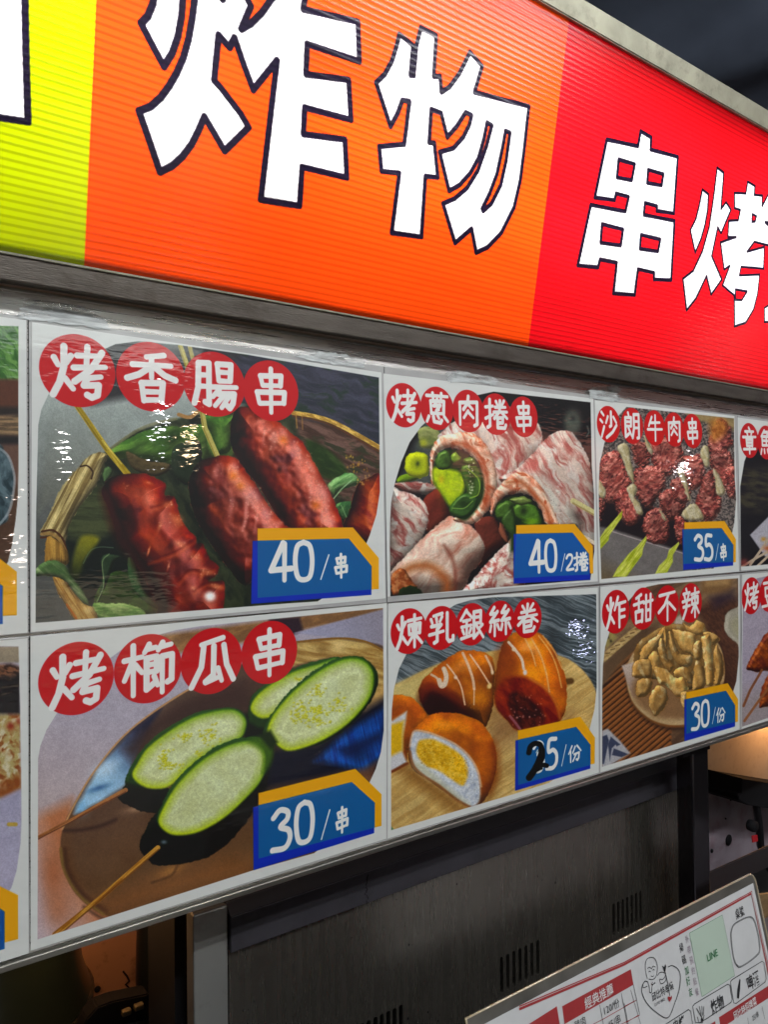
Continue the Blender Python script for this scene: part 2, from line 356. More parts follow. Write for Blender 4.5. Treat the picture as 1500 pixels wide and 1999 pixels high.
def price(cv, Z, yel, blu, teal, chars, sw=.095):
    cv.poly(Z(*yel), YEL); cv.poly(Z(*blu), BLUE)
    if teal: cv.poly(Z(*teal), TEAL)
    cv.tagpoly = (Z(*yel), Z(*blu))
    for (ch, x, y, w, h) in chars:
        (x0, y0), (x1, y1), (x2, y2), (x3, y3), (cx, cy) = Z(x - w / 2, y, x + w / 2, y, x, y - h / 2, x, y + h / 2, x, y)
        W = abs(cv.px2uv(x1, y1)[0] - cv.px2uv(x0, y0)[0]); H = abs(cv.px2uv(x3, y3)[1] - cv.px2uv(x2, y2)[1])
        W = W / .80; H = H / .94
        cv.late.append((ch, cx, cy, W, H, (sw if ch in '0123456789' else .075) if ch != '/' else .055))
def finish(cv, photo, uvclip=None):
    """white margin outside the rounded photo outline, then badges and price were already queued"""
    d = sd_poly(cv.X, cv.Y, np.array(photo)); a = np.clip(.5 - d / 1.2, 0, 1)[..., None]
    w = np.array([.80, .81, .80]) * (1 - .03 * (fbm(cv.X / 35, cv.Y / 14, 5, 3)[..., None] - .5))
    X, Y = cv.X, cv.Y
    g = 1 + .13 * (vnoise(X / 1.6, Y / 1.6, 31) - .5) + .10 * (fbm(X / 4.5, Y / 4.5, 33, 3) - .5) + .06 * (fbm(X / 18, Y / 16, 35, 3) - .5)
    c = np.clip(cv.C, 0, 1); c = c + .12 * (c - .42) * (1 - np.abs(2 * c - 1)); c = c * g[..., None]
    cv.C = (c * (1 - a) + w * a).astype(np.float32)
def new_canvas(px4, W, H, y=-.004):
    P = [on_y(x, yy, y) for (x, yy) in px4]
    cv = Canvas(P[0], P[1], P[2], P[3], W, H); cv.badges = []; cv.late = []; cv.tagpoly = None
    return cv

# ---- sausage skewers
def paint_sausage():
    cv = new_canvas([(62, 629), (745, 727), (753, 1168), (60, 1234)], 1100, 790)
    Z = ZZ(50, 780, 3.75); Y_ = ZZ(400, 780, 4.1667)
    cv.poly([(40, 600), (780, 700), (780, 1200), (40, 1250)], grad((150, 158, 154), (70, 72, 70), 140, 780, 120, 1060, 10, 40))
    cv.poly([(330, 650), (770, 700), (770, 900), (620, 850), (560, 815), (470, 790), (400, 740)], streak((40, 44, 54), (62, 62, 76), .3, 60, 9, 4, .5, 3, 20, c3=(36, 50, 42)), soft=6)
    cv.poly([(205, 660), (470, 690), (420, 740), (180, 790), (200, 700)], (48, 48, 50), soft=10)
    cv.poly([(100, 800), (330, 800), (420, 770), (330, 840), (250, 880), (120, 960), (75, 1000)], grad((142, 150, 146), (96, 98, 92), 180, 800, 110, 980, 8, 30), soft=8)
    # basket inside
    cv.poly(Z(560, 400, 800, 230, 1150, 130, 1300, 100, 1700, 30, 2700, 400, 2700, 1700, 600, 1700, 320, 1300, 240, 900, 430, 560), streak((22, 28, 22), (44, 52, 34), 1.0, 40, 14, 9, .5, 3, 25, bright=.8), soft=3)
    cv.poly([(575, 815), (660, 830), (745, 875), (750, 1040), (640, 950), (590, 880)], streak((62, 44, 36), (104, 80, 72), .35, 50, 7, 12, .5, 3, 15, c3=(50, 52, 36)), soft=5)
    # leaves
    LEAF = lambda a, s=3, k=1.0: streak((int(58 * k), int(92 * k), int(38 * k)), (int(98 * k), int(132 * k), int(62 * k)), a, 46, 12, s, .5, 3, 10, bright=.7)
    cv.blob(Z(600, 390, 760, 280, 900, 220, 1050, 195, 1180, 200, 1340, 190, 1380, 360, 1330, 430, 1290, 540, 1080, 480, 900, 440, 720, 430), LEAF(-.4, 3, .82), r=22, rel=5, rs=18, amb=.45)
    cv.blob(Z(1080, 360, 1260, 300, 1290, 470, 1250, 640, 1090, 560), (36, 50, 34), r=14, rel=3, rs=10)
    cv.blob(Z(1300, 130, 1480, 110, 1700, 150, 1720, 260, 1500, 330, 1380, 300), LEAF(.2, 8, 1.05), r=18, rel=5, rs=16)
    cv.blob([(405, 850), (440, 838), (462, 850), (470, 880), (440, 905), (412, 890)], LEAF(1, 12, .8), r=12, rel=3)
    cv.blob(Y_(0, 140, 200, 150, 230, 100, 210, 400, 100, 440, 60, 300), LEAF(1.2, 14, .95), r=18, rel=4)
    cv.blob(Z(740, 380, 900, 450, 1050, 470, 1040, 530, 930, 560, 780, 500), (86, 74, 48), r=8, rel=4, rs=8)
    cv.poly(Y_(820, 330, 1000, 400, 1150, 560, 1130, 640, 980, 640, 900, 560), LEAF(.6, 21, .55), curve=True, soft=4)
    cv.blob(Y_(1000, 690, 1120, 610, 1200, 598, 1255, 640, 1262, 680, 1180, 715, 1100, 745, 1050, 780), streak((70, 122, 66), (136, 176, 116), -.5, 20, 5, 5, .5, 3), r=12, rel=3, rs=8)
    cv.blob(Y_(1070, 850, 1200, 830, 1210, 900, 1160, 980, 1100, 930), streak((52, 92, 54), (96, 138, 82), -.9, 14, 4, 6, .5, 3), r=10, rel=2, rs=8)
    cv.line(Y_(1045, 810, 1110, 730, 1190, 660), 1.2, (160, 196, 150), alpha=.7)
    cv.line(Y_(1110, 860, 1165, 985), 1.0, (130, 160, 120), alpha=.6)
    # dark hollow and curling leaves at the lower left
    cv.poly(Z(240, 940, 700, 980, 900, 1300, 1000, 1600, 480, 1560, 380, 1290, 300, 1100), (16, 24, 22), soft=8, curve=True)
    cv.poly(Z(330, 700, 560, 640, 640, 900, 560, 1010, 300, 1000), streak((44, 52, 34), (66, 72, 46), .1, 60, 8, 3, .5, 3), soft=8, curve=True)
    cv.poly(Z(400, 1010, 540, 1020, 440, 1160, 380, 1300, 330, 1240), grad((120, 118, 44), (44, 52, 20), 160, 1050, 140, 1120, 10), soft=5, curve=True)
    cv.blob(Z(500, 1480, 600, 1290, 700, 1255, 800, 1300, 900, 1440, 1010, 1560, 860, 1590, 640, 1560), LEAF(.3, 31, .62), r=18, rel=4, rs=14)
    cv.blob(Z(750, 1160, 800, 1200, 860, 1380, 960, 1520, 900, 1500, 790, 1400, 750, 1280), (58, 86, 52), r=8, rel=2)
    cv.blob(Z(560, 1300, 555, 1170, 600, 1130, 690, 1150, 640, 1200, 610, 1300, 560, 1420, 530, 1480), (44, 64, 42), r=7, rel=2)
    cv.line(Z(520, 1480, 570, 1360, 560, 1190, 610, 1130), 1.0, (128, 144, 104), alpha=.7, curve=True)
    cv.line(Z(420, 1200, 470, 1110, 540, 1080, 640, 1085), .9, (88, 110, 84), alpha=.7, curve=True)
    cv.blob(Z(490, 1500, 620, 1490, 760, 1500, 880, 1560, 850, 1620, 560, 1620), streak((84, 120, 58), (158, 178, 116), .1, 30, 6, 8, .5, 3), r=9, rel=4, rs=9)
    # basket rim
    CANE = streak((108, 92, 58), (186, 170, 122), 2.05, 120, 4.5, 5, .48, 4, 0, bright=.3)
    cv.blob(Z(510, 390, 600, 400, 570, 480, 520, 620, 460, 700, 370, 820, 310, 940, 280, 1060, 120, 980, 130, 920, 190, 800, 230, 700, 300, 590, 390, 490, 430, 440), CANE, r=22, light=(-.2, -.5, .8), amb=.35, dif=.8, rel=2, rs=7)
    cv.line(Z(400, 490, 450, 485, 490, 530, 480, 580), 1.6, (52, 34, 18), curve=True); cv.line(Z(120, 965, 200, 958, 270, 1020, 300, 1120), 2.0, (66, 36, 16), curve=True)
    cv.line(Z(115, 985, 190, 985, 250, 1030, 290, 1110), 3.2, (150, 120, 74), curve=True, alpha=.8); cv.line(Z(110, 1010, 180, 1010, 240, 1050, 270, 1130), 1.8, (72, 38, 18), curve=True)
    cv.blob(Z(150, 1020, 215, 1020, 300, 1100, 310, 1200, 200, 1210, 140, 1200), streak((142, 108, 56), (190, 150, 84), 1.55, 80, 4, 5, .5, 4), r=16, amb=.4)
    cv.blob(Z(200, 1290, 290, 1310, 330, 1380, 420, 1480, 500, 1530, 530, 1640, 380, 1640, 290, 1500, 230, 1400), streak((136, 92, 42), (196, 160, 100), 1.0, 70, 5, 7, .5, 4), r=16, amb=.38, rel=2)
    cv.line(Z(300, 1500, 370, 1600), 2.0, (160, 80, 24), alpha=.6); cv.glow(*Z(460, 1540)[0], 10, 7, (214, 196, 150), .5)
    cv.blob(Z(75, 1240, 140, 1190, 220, 1180, 300, 1230, 340, 1300, 420, 1400, 470, 1510, 400, 1470, 300, 1340, 200, 1295, 80, 1290), streak((78, 106, 62), (132, 150, 108), .7, 40, 6, 4, .5, 3), r=9, rel=4, rs=12)
    cv.line([(572, 806), (610, 812), (650, 824), (700, 850), (745, 876)], 4.4, streak((150, 118, 60), (206, 172, 100), .5, 12, 3, 7), curve=True)
    cv.line([(572, 812), (610, 818), (650, 831), (700, 858), (745, 884)], 2.0, (84, 50, 26), curve=True, alpha=.8)
    cv.line(Y_(740, 110, 750, 230), 1.4, (170, 130, 70), alpha=.6); cv.line(Y_(790, 115, 795, 240), 1.4, (160, 120, 66), alpha=.5)
    cv.line(Z(1120, 110, 1200, 130, 1260, 90), 3.6, (150, 116, 76), curve=True); cv.line(Z(610, 370, 760, 260, 900, 190, 1100, 140), 3, (120, 116, 84), curve=True, alpha=.6)
    cv.blob(Z(570, 520, 610, 490, 636, 530, 600, 590, 570, 600), (84, 112, 70), r=6)
    # skewers
    cv.line(Z(370, 40, 600, 370, 745, 545), 5.2, streak((142, 122, 42), (182, 160, 74), .98, 60, 5, 4), r2=6.2)
    cv.line(Z(362, 45, 590, 372), 1.3, (92, 78, 30), alpha=.6)
    cv.line([(352, 676), (392, 790), (400, 836), (424, 890)], 4.6, (172, 162, 98), r2=5.2); cv.line([(370, 676), (386, 740)], 4.0, (150, 140, 84))
    cv.line([(349, 676), (389, 792), (398, 838), (420, 890)], 1.2, (116, 104, 46), alpha=.7)
    cv.line(Z(560, 300, 700, 470), 1.2, (214, 200, 120), alpha=.6)
    # sausages
    def SA(s=1, k=1.0): return streak((int(92 * k), int(18 * k), int(14 * k)), (int(146 * k), int(50 * k), int(26 * k)), 1.1, 60, 34, s, .55, 1.6, 14, c3=(int(66 * k), int(10 * k), int(12 * k)), bright=.6)
    s3 = Y_(240, 100, 330, 60, 480, 90, 600, 180, 700, 270, 800, 350, 880, 500, 960, 640, 1040, 800, 1090, 920, 1130, 1050, 1100, 1150, 700, 1150, 560, 900, 420, 680, 260, 480, 205, 300)
    cv.blob(s3, SA(3), r=44, light=(.5, -.35, .6), amb=.22, dif=.98, spec=.42, pw=14, rel=9, rs=13, seed=5)
    s2 = Y_(-90, 560, -40, 500, 60, 470, 140, 452, 260, 480, 330, 580, 420, 700, 520, 860, 640, 1010, 700, 1110, 400, 1450, 300, 1500, 140, 1300, -10, 1080, -110, 860, -130, 680)
    cv.blob(s2, SA(6, .98), r=42, light=(.5, -.4, .6), amb=.2, dif=.98, spec=.42, pw=14, rel=9, rs=14, seed=15)
    s4 = Y_(1240, 700, 1330, 640, 1440, 640, 1440, 1150, 1300, 1160, 1130, 1060, 1180, 900)
    cv.blob(s4, streak((112, 28, 20), (156, 66, 34), .5, 40, 20, 8), r=34, light=(.4, -.2, .6), amb=.25, dif=.8, spec=.2, rel=6, rs=14)
    s1 = Z(555, 690, 580, 610, 650, 560, 740, 545, 850, 540, 930, 565, 1025, 620, 1015, 700, 1090, 710, 1110, 780, 1150, 900, 1240, 1000, 1250, 1050, 1300, 1060, 1340, 1150, 1410, 1220, 1390, 1290, 1340, 1330, 1450, 1330, 1460, 1400, 1450, 1540, 1430, 1620, 1000, 1640, 960, 1500, 860, 1280, 760, 1130, 690, 1050, 640, 900, 600, 780)
    cv.blob(s1, SA(10), r=48, light=(.55, -.2, .6), amb=.2, dif=1.0, spec=.3, pw=14, rel=10, rs=20, seed=25)
    for (xx, yy, a_, b_, al_) in [(640, 840, 7, 40, .5), (1000, 1230, 10, 34, .35)]: cv.glow(*Z(xx, yy)[0], a_, b_, (60, 10, 10), al_, -.4)
    # darker flank and bite folds
    cv.line(Z(580, 700, 640, 900, 700, 1040, 790, 1160, 880, 1310, 960, 1520), 8, (58, 12, 8), soft=11, alpha=.6, curve=True)
    for p in ([920, 790, 990, 770, 1060, 730], [900, 1180, 1080, 1120, 1180, 1060, 1240, 1020], [1120, 1330, 1200, 1250, 1300, 1260, 1380, 1230], [1230, 1400, 1330, 1340, 1440, 1350]):
        cv.line(Z(*p), 2.0, (70, 10, 8), soft=3, alpha=.6, curve=True)
        cv.line([(x + 1, y + 6) for x, y in Z(*p)], 2.2, (214, 110, 70), soft=4, alpha=.4, curve=True)
    for (x, y, a, b, al) in [(900, 610, 9, 3, .4), (1040, 770, 12, 7, .45), (1090, 870, 14, 9, .45), (1120, 900, 9, 12, .4), (980, 930, 4, 12, .5), (1130, 1060, 13, 6, .55), (900, 1110, 2, 9, .8), (1240, 1150, 14, 5, .35), (1330, 1260, 15, 6, .5), (1290, 1290, 4, 12, .45), (1400, 1370, 13, 6, .6), (1045, 1220, 2, 10, .55), (1230, 1380, 6, 4, .5), (720, 640, 12, 8, .15)]:
        cv.glow(*Z(x, y)[0], a, b, (232, 150, 110), al, .3); cv.speck(Z(x, y)[0][0] - a, Z(x, y)[0][1] - b, Z(x, y)[0][0] + a, Z(x, y)[0][1] + b, int(2 + a * b / 40), 1.8, (240, 190, 160), x, .4)
    cv.glow(*Z(1350, 1440)[0], 11, 10, (255, 250, 244), 1, 0, 3)
    for (x, y, a, b, al, g) in [(640, 280, 9, 16, .7, -.5), (560, 330, 8, 18, .35, 0), (480, 300, 3, 16, .4, .1), (750, 400, 7, 22, .5, -.4), (860, 540, 8, 26, .6, -.5), (960, 760, 12, 24, .75, -.5), (900, 850, 10, 14, .35, 0), (990, 900, 5, 16, .45, -.3), (860, 780, 4, 26, .3, .1), (1010, 990, 14, 12, .6, 0), (950, 960, 3, 18, .45, 0),
                            (100, 560, 8, 16, .4, .5), (240, 560, 9, 20, .5, -.2), (300, 690, 12, 14, .45, 0), (215, 870, 5, 22, .5, .15), (400, 780, 12, 26, .7, -.6), (500, 920, 12, 20, .6, -.7), (335, 900, 4, 26, .55, .1), (420, 980, 3, 20, .4, .2), (600, 1010, 10, 8, .5, 0), (320, 1020, 4, 14, .5, .3)]:
        cv.glow(*Y_(x, y)[0], a, b, (226, 150, 140), min(al * 1.1, 1), g); cv.speck(Y_(x, y)[0][0] - a, Y_(x, y)[0][1] - b, Y_(x, y)[0][0] + a, Y_(x, y)[0][1] + b, int(3 + a * b / 30), 2.0, (240, 190, 170), x, .4)
    for (x, y) in [(230, 620), (290, 700), (900, 860), (640, 330)]: cv.glow(*Y_(x, y)[0], 9, 9, (214, 110, 34), .55)
    cv.glow(*Y_(605, 570)[0], 5, 7, (40, 12, 12), .8); cv.glow(*Y_(180, 950)[0], 14, 26, (60, 10, 10), .3)
    for (x, y, c) in [(1300, 640, (190, 150, 90)), (1200, 500, (190, 160, 70)), (1260, 540, (200, 150, 60))]: cv.speck(*Y_(x - 60, y - 50)[0], *Y_(x + 70, y + 50)[0], 14, 1.8, c, x)
    finish(cv, [(69, 1216), (70, 1000), (73, 880), (74, 830), (80, 800), (95, 768), (120, 735), (160, 700), (225, 672), (270, 666), (345, 673), (480, 692), (740, 737), (742, 960), (735, 1005), (722, 1045), (705, 1085), (680, 1125), (650, 1155), (620, 1174), (560, 1178)])
    badge(cv, 152, 724, 71, '烤'); badge(cv, 295, 736, 68, '香'); badge(cv, 419, 751, 64, '腸'); badge(cv, 529, 764, 60, '串')
    price(cv, Y_, [428, 1048, 1205, 1040, 1415, 1290, 1415, 1540, 428, 1600], [388, 1150, 1170, 1132, 1355, 1355, 1355, 1588, 375, 1662], [428, 1148, 1170, 1132, 1355, 1355, 1355, 1545, 428, 1612],
          [('4', 598, 1350, 165, 315), ('0', 785, 1345, 145, 315), ('/', 955, 1400, 75, 195), ('串', 1088, 1392, 110, 190)])
    return cv

# ---- zucchini skewers
def paint_zucchini():
    cv = new_canvas([(59, 1243), (756, 1177), (754.5, 1637), (59, 1856)], 1100, 790)
    Z = ZZ(50, 1160, 2.1127)
    cv.poly([(30, 1150), (800, 1150), (800, 1900), (30, 1900)], grad((160, 154, 166), (172, 150, 140), 200, 1400, 120, 1800, 8, 60))
    cv.poly([(60, 1600), (140, 1560), (160, 1700), (260, 1800), (180, 1860), (60, 1860)], grad((168, 112, 82), (182, 168, 176), 150, 1700, 72, 1740, 6, 40), soft=14)
    cv.glow(*Z(110, 1150)[0], 26, 60, (150, 92, 62), .8); cv.glow(*Z(130, 1300)[0], 30, 50, (156, 100, 70), .7)
    cv.poly(Z(480, 180, 1480, 40, 1480, 80, 1110, 155, 900, 200, 700, 230, 380, 290), streak((112, 84, 58), (142, 108, 74), -.4, 50, 14, 4), soft=5)
    cv.poly(Z(1000, 100, 1130, 95, 1145, 150, 1050, 190), (44, 32, 40), soft=4)
    cv.poly(Z(1110, 160, 1480, 60, 1480, 240, 1290, 180), grad((146, 146, 168), (132, 128, 140), 600, 1230, 740, 1210, 4), soft=2)
    # plate
    plate = smooth(Z(155, 960, 190, 880, 290, 720, 430, 560, 640, 410, 820, 320, 1000, 240, 1130, 195, 1290, 182, 1400, 195, 1500, 235, 1560, 400, 1540, 700, 1380, 1000, 1000, 1180, 560, 1340, 340, 1330, 210, 1240, 150, 1120, 142, 1030))
    cv.poly(plate, grad((82, 64, 54), (94, 66, 44), 300, 1400, 300, 1700, 8, 40), soft=2)
    inner = smooth(Z(200, 950, 300, 760, 450, 600, 640, 450, 900, 350, 1150, 290, 1400, 300, 1480, 420, 1470, 650, 1300, 900, 900, 1130, 600, 1230, 380, 1270, 260, 1220, 200, 1120))
    cv.poly(inner, grad((74, 54, 46), (96, 70, 46), 300, 1400, 400, 1730, 8, 50), soft=8)
    # gold rim on top right
    cv.poly(Z(1120, 200, 1290, 184, 1400, 198, 1480, 232, 1480, 430, 1440, 440, 1440, 300, 1350, 262, 1250, 262, 1130, 290, 1100, 300), streak((138, 108, 62), (184, 158, 106), .2, 60, 8, 6, .5, 3), soft=3)
    cv.poly(Z(1390, 470, 1476, 380, 1476, 460, 1400, 500), (176, 142, 92), soft=4)
    cv.glow(*Z(1290, 215)[0], 16, 10, (216, 190, 136), .8); cv.glow(*Z(1225, 225)[0], 14, 12, (90, 64, 30), .5)
    cv.line(Z(1120, 197, 1290, 182, 1400, 195, 1480, 235), 2, (120, 88, 44), curve=True)
    # left rim reflecting the sky
    rim = Z(200, 905, 250, 800, 330, 680, 440, 560, 560, 470, 470, 620, 440, 700, 410, 790, 300, 860)
    cv.poly(rim, grad((150, 186, 214), (26, 34, 66), 195, 1510, 262, 1410, 14, 16), soft=5)
    cv.glow(*Z(330, 720)[0], 26, 13, (190, 216, 236), .9, -.5); cv.glow(*Z(230, 880)[0], 12, 14, (128, 176, 214), .85); cv.glow(*Z(300, 800)[0], 24, 6, (44, 76, 120), .7, -.3)
    cv.poly(Z(400, 640, 470, 560, 640, 450, 900, 360, 950, 480, 560, 560, 440, 690), (54, 36, 34), soft=14, alpha=.8)
    cv.line(Z(150, 970, 210, 850, 290, 720, 430, 560, 640, 412, 820, 322), 1.6, (178, 136, 96), soft=1.2, curve=True)
    cv.line(Z(160, 975, 230, 972, 310, 955, 370, 930), 2.6, (44, 26, 26), soft=4, curve=True, alpha=.8)
    cv.line(Z(145, 1050, 160, 1140, 220, 1240, 320, 1320), 3.0, (114, 92, 52), soft=2, curve=True)
    cv.line(Z(160, 1050, 175, 1140, 235, 1235, 330, 1305), 3.0, (60, 34, 26), soft=5, curve=True, alpha=.8)
    cv.line(Z(240, 1290, 330, 1340, 420, 1320, 560, 1260), 2.4, (40, 30, 26), soft=4, curve=True, alpha=.7)
    cv.poly(Z(300, 1260, 500, 1180, 800, 1090, 940, 1090, 930, 1150, 600, 1250, 360, 1320), (134, 88, 54), soft=24, alpha=.55)
    cv.glow(*Z(600, 1140)[0], 30, 10, (160, 116, 70), .7, -.4); cv.glow(*Z(480, 880)[0], 34, 7, (170, 138, 112), .8, -.2)
    cv.line(Z(520, 1190, 600, 1160, 630, 1110), 1.6, (60, 38, 26), soft=3, curve=True, alpha=.7)
    # dark side with blue reflections
    cv.poly(Z(900, 820, 1020, 640, 1200, 620, 1420, 460, 1490, 420, 1490, 820, 1380, 720, 1000, 800, 960, 830), (18, 20, 34), soft=10)
    cv.poly(Z(1190, 690, 1300, 590, 1400, 520, 1480, 470, 1480, 660, 1400, 730, 1280, 700), streak((16, 52, 112), (36, 84, 152), 1.35, 70, 3, 9, .5, 2.4, bright=.9), soft=8)
    cv.poly(Z(1280, 640, 1470, 560, 1475, 600, 1330, 680), (14, 22, 50), soft=8, alpha=.7)
    cv.poly(Z(1350, 740, 1450, 690, 1440, 800), (110, 72, 48), soft=8, alpha=.7)
    cv.poly(Z(560, 1080, 800, 1020, 1000, 830, 980, 760, 1020, 620, 900, 620, 640, 900), (14, 18, 14), soft=12)
    # slices
    def flesh(s): return lambda X, Y: np.array([188., 196., 150.]) + ((fbm(X / 5, Y / 5, s, 3) - .5) * 15)[..., None] + ((fbm(X / 30, Y / 22, s + 4, 2) - .5) * 22)[..., None] * np.array([.8, 1, 1.4])
    def slice_(sk, face, s, seeds, ring=1):
        cv.blob(sk, (30, 58, 24), r=9, light=(-.3, -.7, .5), amb=.4, dif=.9, rel=1.5, rs=6)
        q = smooth(face); lo = q.min(0) - 4; hi = q.max(0) + 4; sl, X, Y = cv.win(lo[0], lo[1], hi[0], hi[1]); d = sd_poly(X, Y, q)
        yk = np.clip((Y - lo[1]) / (hi[1] - lo[1]) * .8 + (hi[0] - X) / (hi[0] - lo[0]) * .35, 0, 1)[..., None]
        rimc = np.array([96, 142, 38.]) * (1 - yk) + np.array([172, 188, 44.]) * yk
        mid = np.array([158, 176, 104.]) * (1 - yk * .5) + np.array([190, 200, 92.]) * yk * .5
        core = flesh(s)(X, Y); t1 = np.clip(d / 9, 0, 1)[..., None]; w = d + (fbm(X / 14, Y / 14, s) - .5) * 10; t2 = np.clip((w - 8) / 12, 0, 1)[..., None]
        c = (rimc * (1 - t1) + mid * t1) * (1 - t2) + core * t2
        gl = np.exp(-((w - 27) / 5) ** 2)[..., None] * ring * 14; c = c + gl
        c = c * (.93 + .12 * fbm(X / 3, Y / 3, s + 9, 2))[..., None]
        cv.mixin(sl, np.clip(.5 + d / 5, 0, 1), (np.clip(c, 0, 255) / 255).astype(np.float32))
        for k, (x, y, a, b, n) in enumerate(seeds):
            rs = np.random.RandomState(s * 9 + k)
            (cx, cy), = Z(x, y)
            for i in range(n):
                px, py = cx + rs.randn() * a, cy + rs.randn() * b
                cv.glow(px, py, 2.6, 1.6, (186, 184, 60), .8, -.5); cv.glow(px + 1.8, py + 1.1, 1.2, .9, (112, 120, 40), .55)
    cv.poly(Z(905, 490, 1010, 500, 1020, 600, 900, 600), (8, 14, 10), soft=5)
    slice_(Z(918, 490, 930, 430, 960, 395, 1010, 360, 1100, 310, 1180, 280, 1300, 262, 1250, 340, 1110, 460, 1000, 560, 930, 540), Z(930, 480, 945, 430, 1000, 380, 1100, 322, 1200, 290, 1290, 268, 1180, 380, 1060, 480, 980, 512), 3, [(1120, 350, 6, 2, 8)])
    cv.blob(Z(380, 840, 410, 790, 440, 740, 560, 760, 600, 860, 540, 900, 480, 895, 440, 880), (14, 20, 12), r=16)
    slice_(Z(412, 780, 440, 700, 480, 640, 540, 580, 620, 530, 700, 490, 780, 472, 860, 468, 905, 495, 918, 540, 890, 600, 800, 640, 700, 700, 600, 790, 500, 805), Z(440, 750, 462, 695, 505, 632, 590, 565, 690, 508, 790, 480, 862, 477, 903, 508, 908, 548, 880, 600, 780, 645, 680, 712, 610, 780, 560, 802, 490, 795), 5, [(575, 680, 7, 11, 46), (655, 590, 8, 5, 26), (760, 580, 10, 9, 40), (600, 710, 10, 4, 22), (715, 655, 4, 3, 8)])
    slice_(Z(980, 580, 1010, 500, 1080, 410, 1170, 330, 1260, 275, 1340, 255, 1400, 265, 1445, 310, 1452, 370, 1420, 450, 1350, 530, 1270, 590, 1180, 630, 1080, 650, 1020, 610), Z(996, 575, 1018, 505, 1090, 415, 1180, 338, 1270, 284, 1345, 263, 1405, 280, 1436, 335, 1420, 425, 1350, 515, 1265, 580, 1175, 624, 1083, 646, 1028, 614), 7, [(1200, 400, 8, 6, 26), (1150, 470, 11, 8, 34), (1215, 480, 12, 6, 40), (1290, 450, 9, 10, 30), (1130, 510, 10, 6, 28), (1200, 520, 14, 6, 30)])
    cv.blob(Z(468, 1040, 500, 960, 545, 900, 640, 900, 900, 760, 1000, 720, 985, 800, 930, 910, 850, 1010, 760, 1080, 640, 1112, 540, 1118, 510, 1100), (12, 18, 12), r=22, rel=2)
    cv.poly(Z(600, 990, 720, 990, 860, 900, 960, 800, 1010, 680, 900, 760, 760, 960), (10, 16, 10), soft=8)
    slice_(Z(540, 940, 560, 870, 610, 780, 700, 690, 800, 620, 900, 590, 980, 592, 1018, 620, 1020, 680, 985, 760, 920, 830, 830, 900, 720, 975, 640, 995, 585, 985), Z(548, 940, 570, 875, 625, 785, 715, 695, 815, 632, 905, 605, 965, 615, 992, 670, 975, 760, 905, 845, 815, 925, 720, 978, 640, 994, 585, 984), 11, [], ring=0)
    cv.poly(Z(920, 600, 1000, 590, 1020, 640, 1010, 700, 975, 740, 985, 660), (62, 92, 26), curve=True, soft=6, alpha=.85)
    cv.line(Z(940, 640, 965, 680, 962, 740), 1.4, (196, 206, 150), soft=3, alpha=.5, curve=True)
    cv.glow(*Z(570, 1022)[0], 6, 4, (120, 136, 150), .7)
    cv.poly(Z(960, 580, 1010, 560, 1040, 610, 1010, 640), (26, 40, 16), soft=4)
    # sticks
    cv.line(Z(48, 1004, 200, 925, 412, 808), 3.4, streak((120, 76, 46), (158, 110, 70), -.5, 40, 3, 4), r2=4.4); cv.line(Z(52, 1010, 200, 932, 412, 815), 1.1, (78, 44, 30), alpha=.7)
    cv.line(Z(120, 1404, 300, 1260, 545, 1045), 5.4, streak((132, 86, 36), (176, 132, 68), -.72, 60, 4, 4), r2=4.6); cv.line(Z(135, 1408, 300, 1268, 548, 1053), 1.6, (84, 48, 22), alpha=.7)
    finish(cv, Z(48, 1424, 50, 900, 50, 680, 60, 625, 85, 560, 130, 488, 200, 400, 300, 300, 400, 225, 500, 180, 620, 148, 720, 132, 1475, 57, 1478, 560, 1466, 650, 1445, 720, 1415, 785, 1360, 900, 1290, 990, 1190, 1068, 940, 1138))
    badge(cv, 151, 1324, 71, '烤'); badge(cv, 291, 1305, 67, '櫛'); badge(cv, 415, 1290, 64, '瓜'); badge(cv, 528, 1273, 61, '串')
    price(cv, Z, [960, 820, 1360, 720, 1468, 825, 1468, 955, 960, 1075], [938, 878, 1345, 775, 1440, 860, 1438, 985, 940, 1138], [960, 870, 1345, 775, 1440, 860, 1440, 962, 960, 1090],
          [('3', 1072, 962, 78, 170), ('0', 1165, 932, 72, 165), ('/', 1253, 942, 38, 108), ('串', 1322, 922, 54, 100)])
    return cv

